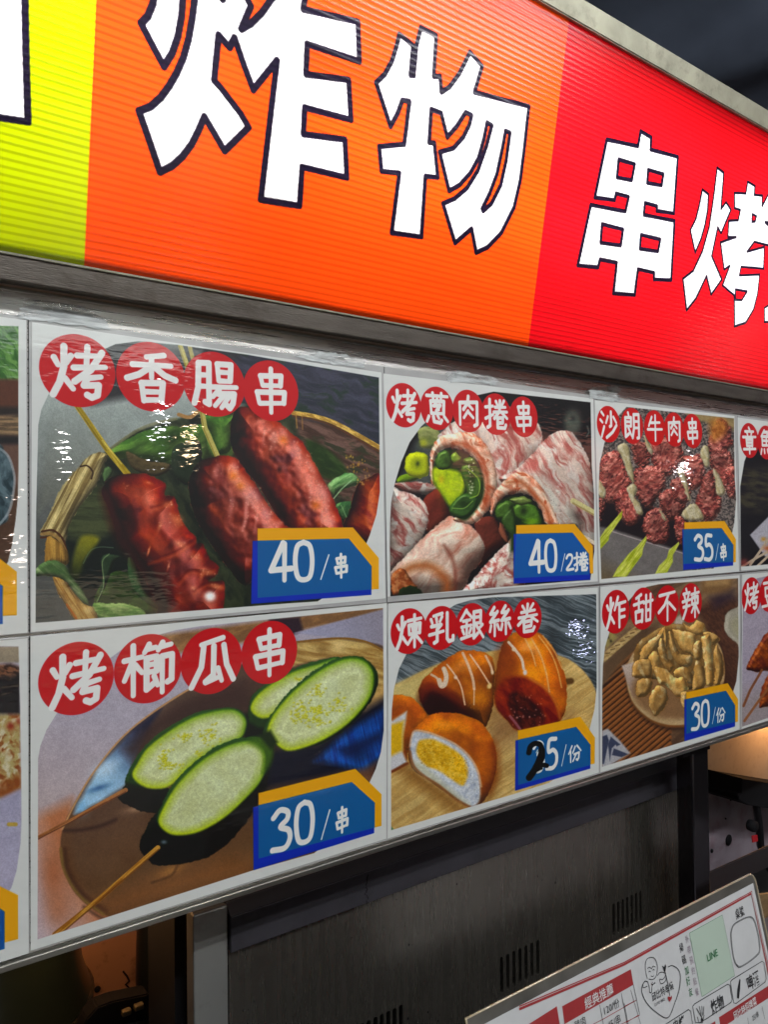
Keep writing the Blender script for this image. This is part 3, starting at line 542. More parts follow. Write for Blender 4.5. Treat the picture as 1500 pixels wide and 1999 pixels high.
# ---- pork rolls with leek
def paint_rolls():
    cv = new_canvas([(749, 729), (1159, 778), (1168, 1135), (757, 1165)], 900, 640)
    Z = ZZ(750, 740, 3.5714)
    cv.poly([(700, 700), (1200, 700), (1200, 1200), (700, 1200)], (20, 18, 20))
    cv.poly(Z(60, 820, 300, 240, 420, 300, 420, 720, 100, 760), streak((46, 52, 52), (70, 74, 74), .4, 40, 20, 3), soft=6)
    M = lambda a, s, lx=26, ly=7, k=1.0: streak((224 * k, 206 * k, 192 * k), (170 * k, 96 * k, 90 * k), a, lx, ly, s, .54, 3.4, 22, c3=(232 * k, 222 * k, 212 * k), bright=.35)
    cv.glow(*Z(1315, 300)[0], 18, 26, (86, 92, 82), .85, 0, 4); cv.glow(*Z(1320, 275)[0], 5, 6, (30, 30, 32), .7); cv.line(Z(1420, 330, 1432, 370, 1415, 400), 1.6, (90, 96, 90), alpha=.7)
    # leek bits at left
    cv.blob(Z(90, 700, 150, 660, 250, 660, 230, 700, 110, 730), (110, 140, 40), r=8)
    cv.blob(Z(240, 350, 320, 330, 400, 380, 380, 470, 280, 480, 245, 430), streak((104, 112, 66), (132, 136, 90), .3, 20, 10, 5), r=10, amb=.5)
    cv.glow(*Z(275, 445)[0], 8, 8, (156, 160, 50), .8)
    cv.blob(Z(145, 600, 170, 530, 230, 508, 300, 530, 315, 610, 300, 670, 230, 690, 160, 660), (182, 192, 30), r=12, light=(-.3, -.6, .6), amb=.5, dif=.7)
    cv.glow(*Z(235, 595)[0], 13, 14, (104, 120, 16), .5, 0, 4); cv.glow(*Z(235, 590)[0], 4, 5, (50, 60, 12), .9)
    # rolls behind
    cv.blob(Z(70, 730, 200, 715, 340, 730, 380, 780, 300, 800, 150, 790), M(.1, 8, 30, 8, .8), r=10, rel=2)
    cv.blob(Z(280, 830, 420, 760, 460, 900, 440, 1000, 330, 1080, 260, 1000), (112, 48, 38), r=20, rel=5, rs=12)
    cv.blob(Z(40, 800, 120, 780, 220, 810, 290, 880, 310, 980, 270, 1100, 180, 1230, 60, 1330, 20, 1320), M(.9, 12, 30, 9, .95), r=34, light=(.2, -.6, .6), amb=.35, rel=3)
    cv.blob(Z(640, 990, 760, 960, 830, 1080, 830, 1150, 740, 1220, 660, 1300, 640, 1100), (104, 50, 40), r=18, rel=4)
    cv.blob(Z(60, 1330, 180, 1200, 300, 1080, 420, 980, 480, 960, 620, 1030, 700, 1150, 680, 1260, 600, 1360, 520, 1480, 200, 1510, 100, 1500, 40, 1430), lambda X, Y: streak((232, 210, 192), (190, 130, 112), -.7, 60, 16, 14, .58, 3, 30, bright=.3)(X, Y), r=44, light=(-.1, -.7, .6), amb=.4, dif=.75, rel=3, rs=20)
    cv.line(Z(420, 1160, 480, 1260, 500, 1400, 490, 1480), 3.0, (104, 48, 36), soft=4, alpha=.7, curve=True)
    cv.line(Z(110, 1370, 200, 1310, 330, 1310, 430, 1400, 440, 1480), 9, (150, 84, 46), soft=8, alpha=.8, curve=True)
    cv.blob(Z(55, 1370, 130, 1320, 190, 1400, 230, 1460, 120, 1500, 60, 1500), streak((150, 78, 44), (196, 132, 90), .5, 10, 8, 4), r=8, rel=3)
    cv.blob(Z(120, 1460, 200, 1440, 260, 1480, 250, 1520, 110, 1520), (28, 42, 20), r=6, rel=2)
    cv.blob(Z(560, 1500, 620, 1400, 740, 1260, 850, 1150, 920, 1120, 960, 1500), M(-.7, 22, 14, 10), r=30, rel=3, rs=10)
    # big roll
    cv.blob(Z(380, 440, 440, 330, 560, 260, 700, 230, 900, 190, 1060, 290, 1105, 380, 1105, 470, 1050, 540, 960, 640, 900, 720, 800, 820, 760, 900, 700, 800, 640, 500), M(1.15, 31, 40, 9), r=34, light=(.1, -.6, .6), amb=.5, dif=.6, rel=4, rs=14)
    SK = streak((190, 122, 98), (234, 204, 180), .9, 26, 7, 6, .46, 2.4, 22, c3=(176, 98, 70), bright=.4)
    cv.blob(Z(320, 560, 350, 450, 400, 400, 500, 375, 600, 370, 680, 420, 740, 500, 780, 620, 790, 740, 770, 820, 740, 900, 640, 1000, 570, 1010, 480, 980, 560, 930, 640, 900, 680, 760, 670, 620, 620, 540, 540, 490, 430, 480, 370, 520, 350, 600, 350, 730, 325, 720), SK, jag=2.5, r=12, light=(-.2, -.6, .6), amb=.5, rel=5, rs=9, curve=True)
    cv.line(Z(500, 440, 600, 470, 680, 560, 720, 680, 720, 800, 690, 900), 4.0, (140, 62, 36), soft=4, alpha=.7, curve=True)
    leek = smooth(Z(360, 560, 400, 510, 480, 490, 560, 520, 630, 560, 680, 640, 700, 740, 690, 830, 640, 920, 570, 985, 500, 960, 450, 900, 400, 800, 350, 720, 345, 640))
    cv.poly(leek, (26, 44, 18), soft=3)
    cv.poly(Z(350, 620, 460, 630, 540, 660, 560, 760, 500, 860, 460, 880, 400, 790, 350, 720), streak((128, 154, 20), (176, 196, 40), .9, 16, 10, 5, .5, 3), curve=True, soft=4)
    for p, c in [((380, 520, 440, 500, 470, 560, 460, 620, 390, 630, 360, 590), (66, 96, 38)), ((470, 530, 500, 512, 540, 560, 500, 590, 470, 570), (112, 140, 54)), ((540, 620, 600, 590, 660, 620, 690, 720, 660, 820, 600, 830, 560, 720), (66, 96, 36)), ((480, 860, 560, 800, 650, 840, 620, 930, 540, 970, 460, 930), (48, 80, 32)), ((560, 560, 620, 550, 650, 600, 580, 600), (74, 102, 40))]:
        cv.blob(Z(*p), c, r=7, light=(-.3, -.6, .5), amb=.4, dif=.9, spec=.25, rel=2, rs=6)
    cv.glow(*Z(615, 700)[0], 8, 18, (22, 34, 12), .7); cv.glow(*Z(560, 870)[0], 13, 9, (20, 34, 14), .7); cv.glow(*Z(435, 575)[0], 6, 7, (22, 36, 14), .6)
    cv.line(Z(580, 620, 660, 700, 660, 800, 600, 830), 1.2, (150, 180, 80), curve=True, alpha=.7); cv.line(Z(480, 900, 560, 900, 620, 850), 1.0, (150, 180, 90), curve=True, alpha=.6)
    cv.glow(*Z(455, 760)[0], 14, 20, (190, 206, 30), .6); cv.glow(*Z(400, 700)[0], 6, 8, (200, 160, 80), .6)
    cv.speck(*Z(590, 560)[0], *Z(630, 800)[0], 26, 1.5, (240, 240, 220), 5)
    # right roll
    cv.blob(Z(800, 700, 900, 640, 1000, 560, 1080, 470, 1150, 400, 1220, 360, 1300, 365, 1360, 430, 1420, 540, 1450, 660, 1470, 900, 1480, 1180, 1400, 1150, 1340, 1010, 1200, 1010, 1100, 860, 980, 780), M(1.0, 41, 44, 8), r=46, light=(-.1, -.7, .6), amb=.45, dif=.65, rel=4, rs=14)
    cv.poly(Z(990, 640, 1150, 700, 1240, 800, 1310, 960, 1330, 1010, 1200, 1010, 1140, 860, 1050, 760), streak((206, 202, 190), (176, 140, 128), .9, 26, 6, 4, .6, 3), curve=True, soft=8, alpha=.75)
    cv.speck(*Z(1130, 750)[0], *Z(1300, 990)[0], 40, .8, (70, 60, 60), 8)
    cv.blob(Z(740, 900, 760, 800, 830, 720, 920, 650, 1000, 660, 1080, 720, 1140, 820, 1200, 950, 1220, 1020, 1130, 1010, 1090, 900, 1010, 810, 900, 800, 830, 830, 780, 900, 750, 950), SK, jag=2.5, r=11, light=(-.2, -.6, .6), amb=.5, rel=5, rs=9)
    cv.line(Z(860, 720, 960, 720, 1060, 820, 1130, 900, 1160, 1000), 4.0, (148, 66, 34), soft=4, alpha=.7, curve=True)
    cv.blob(Z(770, 920, 800, 860, 880, 820, 980, 820, 1060, 880, 1110, 960, 1090, 1040, 900, 1060, 800, 990), (24, 40, 18), r=8)
    for p, c in [((780, 900, 850, 850, 900, 880, 860, 960, 790, 970), (62, 92, 34)), ((900, 900, 960, 860, 1040, 880, 1090, 950, 1080, 1010, 1000, 1000, 920, 960), (72, 108, 38)), ((820, 980, 900, 900, 920, 1060, 880, 1080), (52, 78, 32)), ((880, 840, 980, 820, 1030, 860, 950, 880), (96, 112, 58))]:
        cv.blob(Z(*p), c, r=7, light=(-.3, -.6, .5), amb=.45, dif=.8, spec=.2, rel=2, rs=6)
    cv.glow(*Z(975, 920)[0], 7, 9, (18, 30, 14), .8); cv.glow(*Z(890, 900)[0], 5, 9, (20, 30, 14), .7); cv.glow(*Z(1030, 1000)[0], 14, 6, (130, 176, 30), .7)
    cv.blob(Z(810, 1000, 840, 1040, 870, 1140, 830, 1120, 805, 1060), (150, 92, 70), r=6)
    cv.poly(Z(880, 1060, 930, 1060, 930, 1200, 880, 1200), (40, 58, 26), soft=4)
    cv.line(Z(1320, 850, 1480, 940), 5.4, (186, 178, 130)); cv.line(Z(1320, 865, 1480, 955), 1.6, (128, 108, 70), alpha=.7); cv.line(Z(1400, 1100, 1480, 1150), 3.5, (206, 190, 168))
    finish(cv, Z(45, 1515, 40, 1150, 42, 1000, 50, 860, 75, 730, 120, 580, 180, 440, 260, 330, 360, 240, 500, 170, 640, 115, 765, 88, 1442, 162, 1450, 600, 1466, 800, 1468, 1200, 1440, 1400, 1270, 1412))
    badge(cv, 789, 791, 43, '烤'); badge(cv, 854, 797, 42, '蔥'); badge(cv, 915, 802, 41, '肉'); badge(cv, 969, 808, 40, '捲'); badge(cv, 1023, 813, 39, '串')
    price(cv, Z, [922, 1018, 1330, 1010, 1458, 1165, 1460, 1355, 922, 1355], [905, 1080, 1315, 1072, 1428, 1220, 1440, 1400, 905, 1425], None,
          [('4', 1060, 1220, 92, 215), ('0', 1160, 1210, 76, 210), ('/', 1245, 1258, 32, 115), ('2', 1293, 1255, 48, 110), ('捲', 1370, 1250, 78, 125)])
    cv.poly(Z(922, 1080, 1315, 1072, 1428, 1220, 1430, 1362, 906, 1388), (0, 84, 150))
    return cv

# ---- condensed-milk buns
def paint_buns():
    cv = new_canvas([(758, 1178), (1168, 1147), (1170, 1508), (757, 1637)], 900, 640)
    Z = ZZ(750, 1160, 3.5714)
    cv.poly([(700, 1100), (1200, 1100), (1200, 1700), (700, 1700)], streak((54, 62, 66), (112, 120, 124), .38, 60, 3.4, 5, .5, 3.5, 12, bright=.5))
    board = smooth(Z(-60, 700, 100, 620, 400, 480, 800, 390, 1100, 400, 1300, 460, 1430, 580, 1490, 720, 1500, 900, 1400, 1300, 900, 1500, 0, 1700, -80, 1200))
    cv.poly(board, streak((170, 138, 88), (192, 164, 112), -.62, 80, 4, 7, .5, 3, 8, bright=.25), soft=2)
    cv.poly(Z(-60, 700, 100, 620, 400, 490, 620, 430, 900, 400, 900, 600, 300, 800, 0, 900), grad((186, 174, 122), (176, 150, 92), 760, 1330, 900, 1400, 6), soft=8, alpha=.8)
    cv.poly(Z(750, 820, 1300, 850, 950, 1000, 700, 1100), (128, 96, 66), soft=24, alpha=.8)
    cv.poly(Z(50, 1180, 200, 1200, 560, 1480, 700, 1460, 780, 1240, 800, 1300, 700, 1520, 520, 1540, 100, 1240), (110, 74, 36), soft=16, alpha=.8)
    cv.line(Z(1270, 610, 1305, 605), 6, (86, 60, 34), soft=2)
    BUN = lambda s, k=1.0: streak((196 * k, 112 * k, 40 * k), (158 * k, 78 * k, 26 * k), .6, 34, 26, s, .5, 2, 12, bright=.5)
    # back right bun
    cv.blob(Z(765, 700, 780, 540, 810, 400, 850, 310, 940, 260, 1060, 260, 1160, 340, 1230, 470, 1270, 600, 1275, 740, 1250, 850, 1160, 930, 940, 950, 860, 880, 790, 800), BUN(4, 1.1), r=46, light=(.2, -.5, .6), amb=.4, dif=.75, spec=.25, rel=3, rs=22)
    cv.poly(Z(770, 720, 820, 600, 900, 570, 1020, 590, 1130, 660, 1200, 760, 1230, 870, 1150, 920, 950, 950, 870, 880, 800, 810), streak((96, 26, 14), (140, 54, 24), .9, 30, 12, 8, .5, 3, 14), curve=True, soft=5)
    cv.poly(Z(880, 700, 930, 680, 1000, 720, 1090, 800, 1120, 880, 1060, 920, 960, 940, 900, 850, 870, 770), streak((38, 14, 14), (84, 34, 28), .9, 12, 8, 8, .5, 3, 14), curve=True, soft=5)
    cv.line(Z(1020, 590, 1130, 660, 1200, 760, 1230, 870), 2.2, (200, 130, 90), soft=3, alpha=.5, curve=True)
    cv.speck(*Z(880, 700)[0], *Z(1130, 920)[0], 34, 1.6, (190, 140, 130), 3); cv.line(Z(880, 850, 920, 900, 950, 940), 2.4, (150, 110, 130), alpha=.6, curve=True)
    cv.poly(Z(780, 420, 860, 320, 930, 480, 890, 600, 800, 620, 775, 560), (122, 56, 26), soft=10, curve=True, alpha=.6)
    cv.line(Z(870, 335, 910, 380, 960, 450, 975, 520), 2.6, (206, 186, 168), curve=True); cv.glow(*Z(985, 545)[0], 4, 5.5, (214, 206, 204), 1, 0, 4); cv.glow(*Z(907, 385)[0], 4.5, 4, (220, 200, 176), 1, 0, 4)
    for p in ((985, 310, 1030, 400, 1060, 500), (1030, 310, 1090, 420, 1130, 540, 1155, 680), (1080, 290, 1160, 400, 1210, 520, 1240, 650), (1110, 290, 1190, 400, 1245, 520)): cv.line(Z(*p), 1.3, (212, 176, 130), curve=True, alpha=.7, soft=1.2)
    # back left bun
    cv.blob(Z(243, 680, 270, 600, 330, 540, 400, 480, 500, 410, 580, 390, 680, 400, 750, 440, 775, 520, 770, 640, 765, 760, 740, 860, 700, 930, 600, 860, 500, 830, 340, 850, 270, 780), BUN(9, .95), r=44, light=(0, -.7, .6), amb=.35, dif=.8, spec=.2, rel=3, rs=22)
    cv.poly(Z(250, 720, 330, 640, 450, 690, 560, 780, 600, 850, 500, 840, 330, 860, 260, 800), (34, 12, 10), curve=True, soft=12, alpha=.95)
    cv.poly(Z(250, 680, 330, 600, 440, 660, 560, 760, 540, 780, 420, 700, 320, 680, 265, 740), (110, 38, 16), curve=True, soft=9, alpha=.7)
    cv.glow(*Z(660, 720)[0], 22, 20, (196, 122, 34), .7); cv.glow(*Z(520, 520)[0], 26, 12, (184, 110, 60), .5); cv.speck(*Z(590, 660)[0], *Z(740, 800)[0], 50, 1.4, (210, 140, 50), 5, .4)
    cv.line(Z(330, 560, 370, 585, 400, 630), 2.2, (196, 170, 146), curve=True); cv.line(Z(418, 520, 435, 570, 425, 625, 400, 640, 385, 600), 4.6, (206, 184, 162), curve=True); cv.glow(*Z(410, 630)[0], 8, 5, (206, 188, 170), 1, 0, 4)
    for p, w in (((440, 490, 500, 570, 540, 650, 565, 770), 1.5), ((550, 410, 590, 500, 620, 590, 630, 660), 2.6), ((630, 660, 628, 770), 1.2), ((600, 420, 670, 520, 740, 630), 1.6), ((710, 430, 745, 500, 755, 540), 2.2)): cv.line(Z(*p), w, (214, 182, 156), curve=len(p) > 4, alpha=.9)
    cv.glow(*Z(736, 640)[0], 4.6, 6, (214, 186, 130), 1, .5, 4); cv.glow(*Z(757, 545)[0], 3, 5, (214, 190, 160), 1, 0, 4); cv.glow(*Z(500, 580)[0], 3.6, 4, (206, 180, 160), 1, 0, 4)
    # left half bun
    cv.blob(Z(-60, 740, 60, 705, 140, 705, 220, 740, 280, 810, 300, 880, 240, 1000, 170, 1090, 150, 1180, 40, 1250, -60, 1280), BUN(14, .92), r=26, light=(.2, -.7, .6), amb=.4, rel=2)
    cv.poly(Z(-60, 900, 60, 880, 160, 815, 150, 900, 130, 1000, 130, 1100, 160, 1170, 50, 1235, -60, 1260), (186, 186, 190), soft=3); cv.poly(Z(-60, 930, 60, 905, 140, 880, 132, 980, 130, 1090, 50, 1130, -60, 1150), (198, 158, 60), soft=4)
    cv.line(Z(-40, 1265, 60, 1235, 165, 1180), 2.4, (104, 50, 24), soft=2)
    # front cut bun
    cv.blob(Z(175, 1020, 200, 950, 270, 880, 360, 830, 470, 825, 580, 850, 680, 900, 750, 990, 785, 1110, 780, 1240, 740, 1370, 690, 1450, 610, 1485, 500, 1430, 300, 1290, 200, 1220, 170, 1130), BUN(18, 1.02), r=40, light=(.05, -.7, .6), amb=.4, dif=.75, spec=.12, rel=3, rs=18)
    cv.line(Z(760, 1040, 785, 1140, 775, 1260, 735, 1370), 6, (110, 46, 14), soft=9, alpha=.6, curve=True)
    fc = smooth(Z(190, 1000, 215, 955, 300, 965, 400, 1000, 500, 1050, 590, 1130, 650, 1230, 672, 1350, 660, 1450, 600, 1478, 500, 1410, 380, 1320, 260, 1250, 200, 1180, 182, 1090))
    cv.poly(fc, streak((168, 176, 190), (200, 204, 208), .4, 5, 5, 3, .5, 3, bright=.3), soft=3)
    cv.poly(Z(210, 1160, 290, 1200, 380, 1280, 500, 1380, 600, 1470, 500, 1420, 370, 1330, 260, 1260, 205, 1200), (178, 178, 152), soft=6, curve=True, alpha=.8)
    cv.poly(Z(235, 1040, 260, 1015, 340, 1010, 420, 1045, 500, 1090, 560, 1150, 590, 1230, 570, 1310, 540, 1335, 470, 1290, 380, 1230, 300, 1200, 240, 1140, 225, 1090), streak((198, 150, 48), (216, 176, 82), .4, 7, 6, 9, .5, 3, bright=.3), curve=True, soft=3)
    rs = np.random.RandomState(2)
    for i in range(150):
        x, y = rs.uniform(235, 585), rs.uniform(1020, 1330); (px, py), = Z(x, y)
        if 1005 + (x - 235) * .35 < y < 1180 + (x - 235) * .48 and x < 590: cv.line([(px, py), (px + rs.uniform(-2, 2), py + rs.uniform(-2.5, 2.5))], .7, (140, 100, 24) if rs.rand() < .6 else (232, 200, 120), alpha=.55)
    for i in range(150):
        t = rs.rand(); x, y = 560 + t * 100, 1180 + t * 260 + rs.uniform(-70, 30); (px, py), = Z(x, y)
        cv.glow(px, py, 1.3, 1.0, (120, 128, 146), .3)
    cv.line(Z(182, 1100, 205, 1190, 270, 1260, 390, 1340, 500, 1430, 600, 1484), 2.0, (122, 76, 44), soft=2.4, curve=True, alpha=.9)
    cv.line(Z(182, 1060, 195, 990, 220, 950, 300, 960, 420, 1005, 520, 1060, 600, 1135, 655, 1230, 680, 1340), 1.4, (214, 186, 160), soft=2, curve=True, alpha=.8)
    cv.poly(Z(30, 1600, 70, 1640, 30, 1660), (70, 110, 80), soft=2)
    finish(cv, Z(50, 1645, 50, 1000, 55, 800, 70, 660, 105, 520, 170, 390, 270, 250, 390, 140, 500, 72, 600, 42, 750, 22, 1482, 0, 1485, 650, 1470, 800, 1430, 960, 1380, 1080, 1290, 1220, 1150, 1315, 900, 1395))
    badge(cv, 799, 1232, 44.5, '煉'); badge(cv, 862, 1226, 43, '乳'); badge(cv, 922, 1219, 41.5, '銀'); badge(cv, 977, 1213, 40.5, '絲'); badge(cv, 1031, 1207, 39.5, '卷')
    price(cv, Z, [935, 950, 1370, 855, 1472, 1000, 1470, 1180, 935, 1290], [918, 1020, 1340, 925, 1440, 1050, 1440, 1215, 915, 1370], [935, 1015, 1340, 925, 1440, 1050, 1440, 1190, 935, 1330],
          [('3', 1085, 1140, 75, 215), ('5', 1175, 1120, 78, 215), ('/', 1260, 1135, 36, 138), ('份', 1335, 1120, 74, 108)])
    cv.marker = True; cv.Z = Z
    return cv

# ---- beef skewers
def paint_beef():
    cv = new_canvas([(1162, 781), (1435, 812), (1444, 1116), (1171, 1138)], 720, 510)
    Z = ZZ(1160, 780, 5.172)
    cv.poly([(1100, 760), (1500, 760), (1500, 1200), (1100, 1200)], lambda X, Y: streak((52, 48, 48), (126, 116, 110), .3, 3, 3, 5, .5, 4)(X, Y))
    cv.poly(Z(850, 60, 1450, 180, 1450, 330, 1250, 260, 1000, 200), streak((106, 92, 66), (140, 122, 88), .2, 40, 5, 5), soft=4)
    cv.poly(Z(0, 1260, 500, 1380, 1000, 1560, 1000, 1900, 0, 1900), grad((104, 100, 98), (92, 80, 60), 1200, 1090, 1180, 1130, 8, 10), soft=2)
    cv.poly(Z(50, 1000, 500, 1050, 950, 1200, 1000, 1560, 600, 1440, 200, 1310, 60, 1280), (26, 20, 24), soft=3); cv.line(Z(180, 1330, 500, 1430, 960, 1570), 1.0, (150, 140, 140))
    def meat(p, s, k=1.0, a=.8):
        cv.blob(Z(*p), streak((134 * k, 62 * k, 56 * k), (184 * k, 118 * k, 106 * k), a, 11, 4, s, .5, 3, 10, c3=(96 * k, 40 * k, 40 * k), bright=.8), jag=4.5, r=12, light=(-.2, -.7, .5), amb=.36, dif=.85, spec=.2, pw=16, rel=6, rs=6, seed=s)
    for i, p in enumerate([(1160, 420, 1250, 200, 1360, 240, 1400, 420, 1300, 560, 1180, 560), (1180, 560, 1300, 520, 1400, 560, 1420, 820, 1380, 960, 1280, 860, 1180, 700), (1340, 700, 1440, 700, 1440, 960, 1360, 980),
                           (380, 450, 470, 420, 560, 470, 560, 640, 480, 690, 400, 600), (560, 480, 700, 380, 860, 420, 900, 560, 820, 740, 640, 740), (60, 640, 160, 530, 260, 540, 330, 720, 380, 850, 260, 980, 140, 1060, 60, 880), (60, 1000, 120, 1040, 80, 1200, 40, 1200),
                           (400, 720, 560, 680, 700, 700, 720, 860, 640, 1000, 580, 1100, 500, 1080, 430, 950), (900, 600, 1000, 560, 1080, 560, 1120, 720, 1100, 860, 1000, 900, 920, 780), (1120, 780, 1200, 720, 1240, 900, 1290, 1060, 1240, 1180, 1180, 1220, 1080, 1200, 1010, 1100, 1050, 960),
                           (200, 1000, 300, 880, 400, 960, 480, 1120, 440, 1250, 330, 1270, 240, 1150), (660, 980, 760, 900, 860, 950, 930, 1050, 880, 1180, 780, 1220, 680, 1100), (780, 820, 880, 780, 960, 860, 980, 1000, 900, 1060, 800, 980), (490, 1260, 560, 1120, 660, 1100, 750, 1200, 760, 1380, 680, 1460, 560, 1430), (820, 1200, 900, 1190, 960, 1300, 900, 1460, 840, 1400)]):
        meat(p, 30 + i * 3, 1.0 if i % 3 else .9, .3 + i * .4)
    cv.poly(Z(1170, 240, 1260, 190, 1340, 230, 1330, 340, 1200, 420), streak((150, 92, 40), (190, 130, 70), .9, 10, 6, 3), soft=7, curve=True, alpha=.8)
    FAT = streak((186, 172, 132), (206, 196, 166), 1.2, 12, 5, 4)
    for p in [(240, 490, 290, 440, 350, 470, 380, 620, 410, 780, 400, 840, 340, 740, 290, 600), (330, 900, 400, 850, 440, 900, 420, 980, 470, 1060, 500, 1140, 460, 1170, 420, 1120, 360, 980), (510, 360, 560, 440, 600, 520, 580, 560, 530, 480), (1080, 520, 1120, 460, 1165, 500, 1170, 660, 1130, 680, 1090, 600), (1200, 700, 1240, 720, 1320, 880, 1310, 960, 1240, 960, 1230, 820), (860, 690, 900, 700, 940, 820, 980, 1010, 950, 1000, 900, 860, 850, 740), (50, 820, 90, 860, 130, 940, 100, 1000, 50, 960), (970, 1060, 1040, 1060, 1090, 1130, 1100, 1210, 960, 1220, 890, 1160), (660, 1110, 700, 1150, 740, 1220, 700, 1200)]:
        cv.blob(Z(*p), FAT, r=6, amb=.55, dif=.55, rel=2, rs=4)
    for (x, y) in [(600, 560), (700, 620), (820, 620), (1050, 740), (880, 770), (1380, 900), (960, 520)]: cv.speck(*Z(x - 60, y - 40)[0], *Z(x + 70, y + 40)[0], 12, 1.1, (224, 190, 190), x, .7)
    for p in [(290, 1120, 285, 1190, 160, 1370, 150, 1420, 60, 1520, 60, 1400, 110, 1320), (530, 1375, 535, 1420, 500, 1500, 490, 1570, 330, 1790, 190, 1790, 240, 1700, 350, 1560, 440, 1480), (860, 1435, 865, 1460, 800, 1570, 800, 1640, 740, 1750, 620, 1760, 660, 1680, 740, 1600, 760, 1520)]:
        cv.poly(Z(*p), streak((140, 152, 46), (190, 194, 104), -.9, 30, 3, 6, .5, 3), soft=1)
    finish(cv, Z(78, 1812, 55, 1200, 50, 900, 60, 650, 110, 430, 200, 220, 330, 75, 1418, 190, 1425, 800, 1440, 1000, 1420, 1250, 1380, 1430, 1300, 1580, 1210, 1705, 900, 1732))
    badge(cv, 1189, 828, 35.5, '沙', col=(184, 26, 40)); badge(cv, 1235, 831, 35, '朗', col=(184, 26, 40)); badge(cv, 1279, 835, 34, '牛', col=(184, 26, 40)); badge(cv, 1317, 838, 33, '肉', col=(184, 26, 40)); badge(cv, 1353, 841, 33, '串', col=(184, 26, 40))
    price(cv, Z, [915, 1240, 1320, 1225, 1435, 1410, 1435, 1640, 915, 1700], [895, 1310, 1290, 1300, 1410, 1470, 1408, 1675, 905, 1722], [905, 1310, 1290, 1300, 1410, 1470, 1408, 1640, 905, 1660],
          [('3', 1058, 1475, 88, 255), ('5', 1152, 1470, 85, 255), ('/', 1238, 1515, 36, 155), ('串', 1303, 1515, 66, 155)])
    return cv

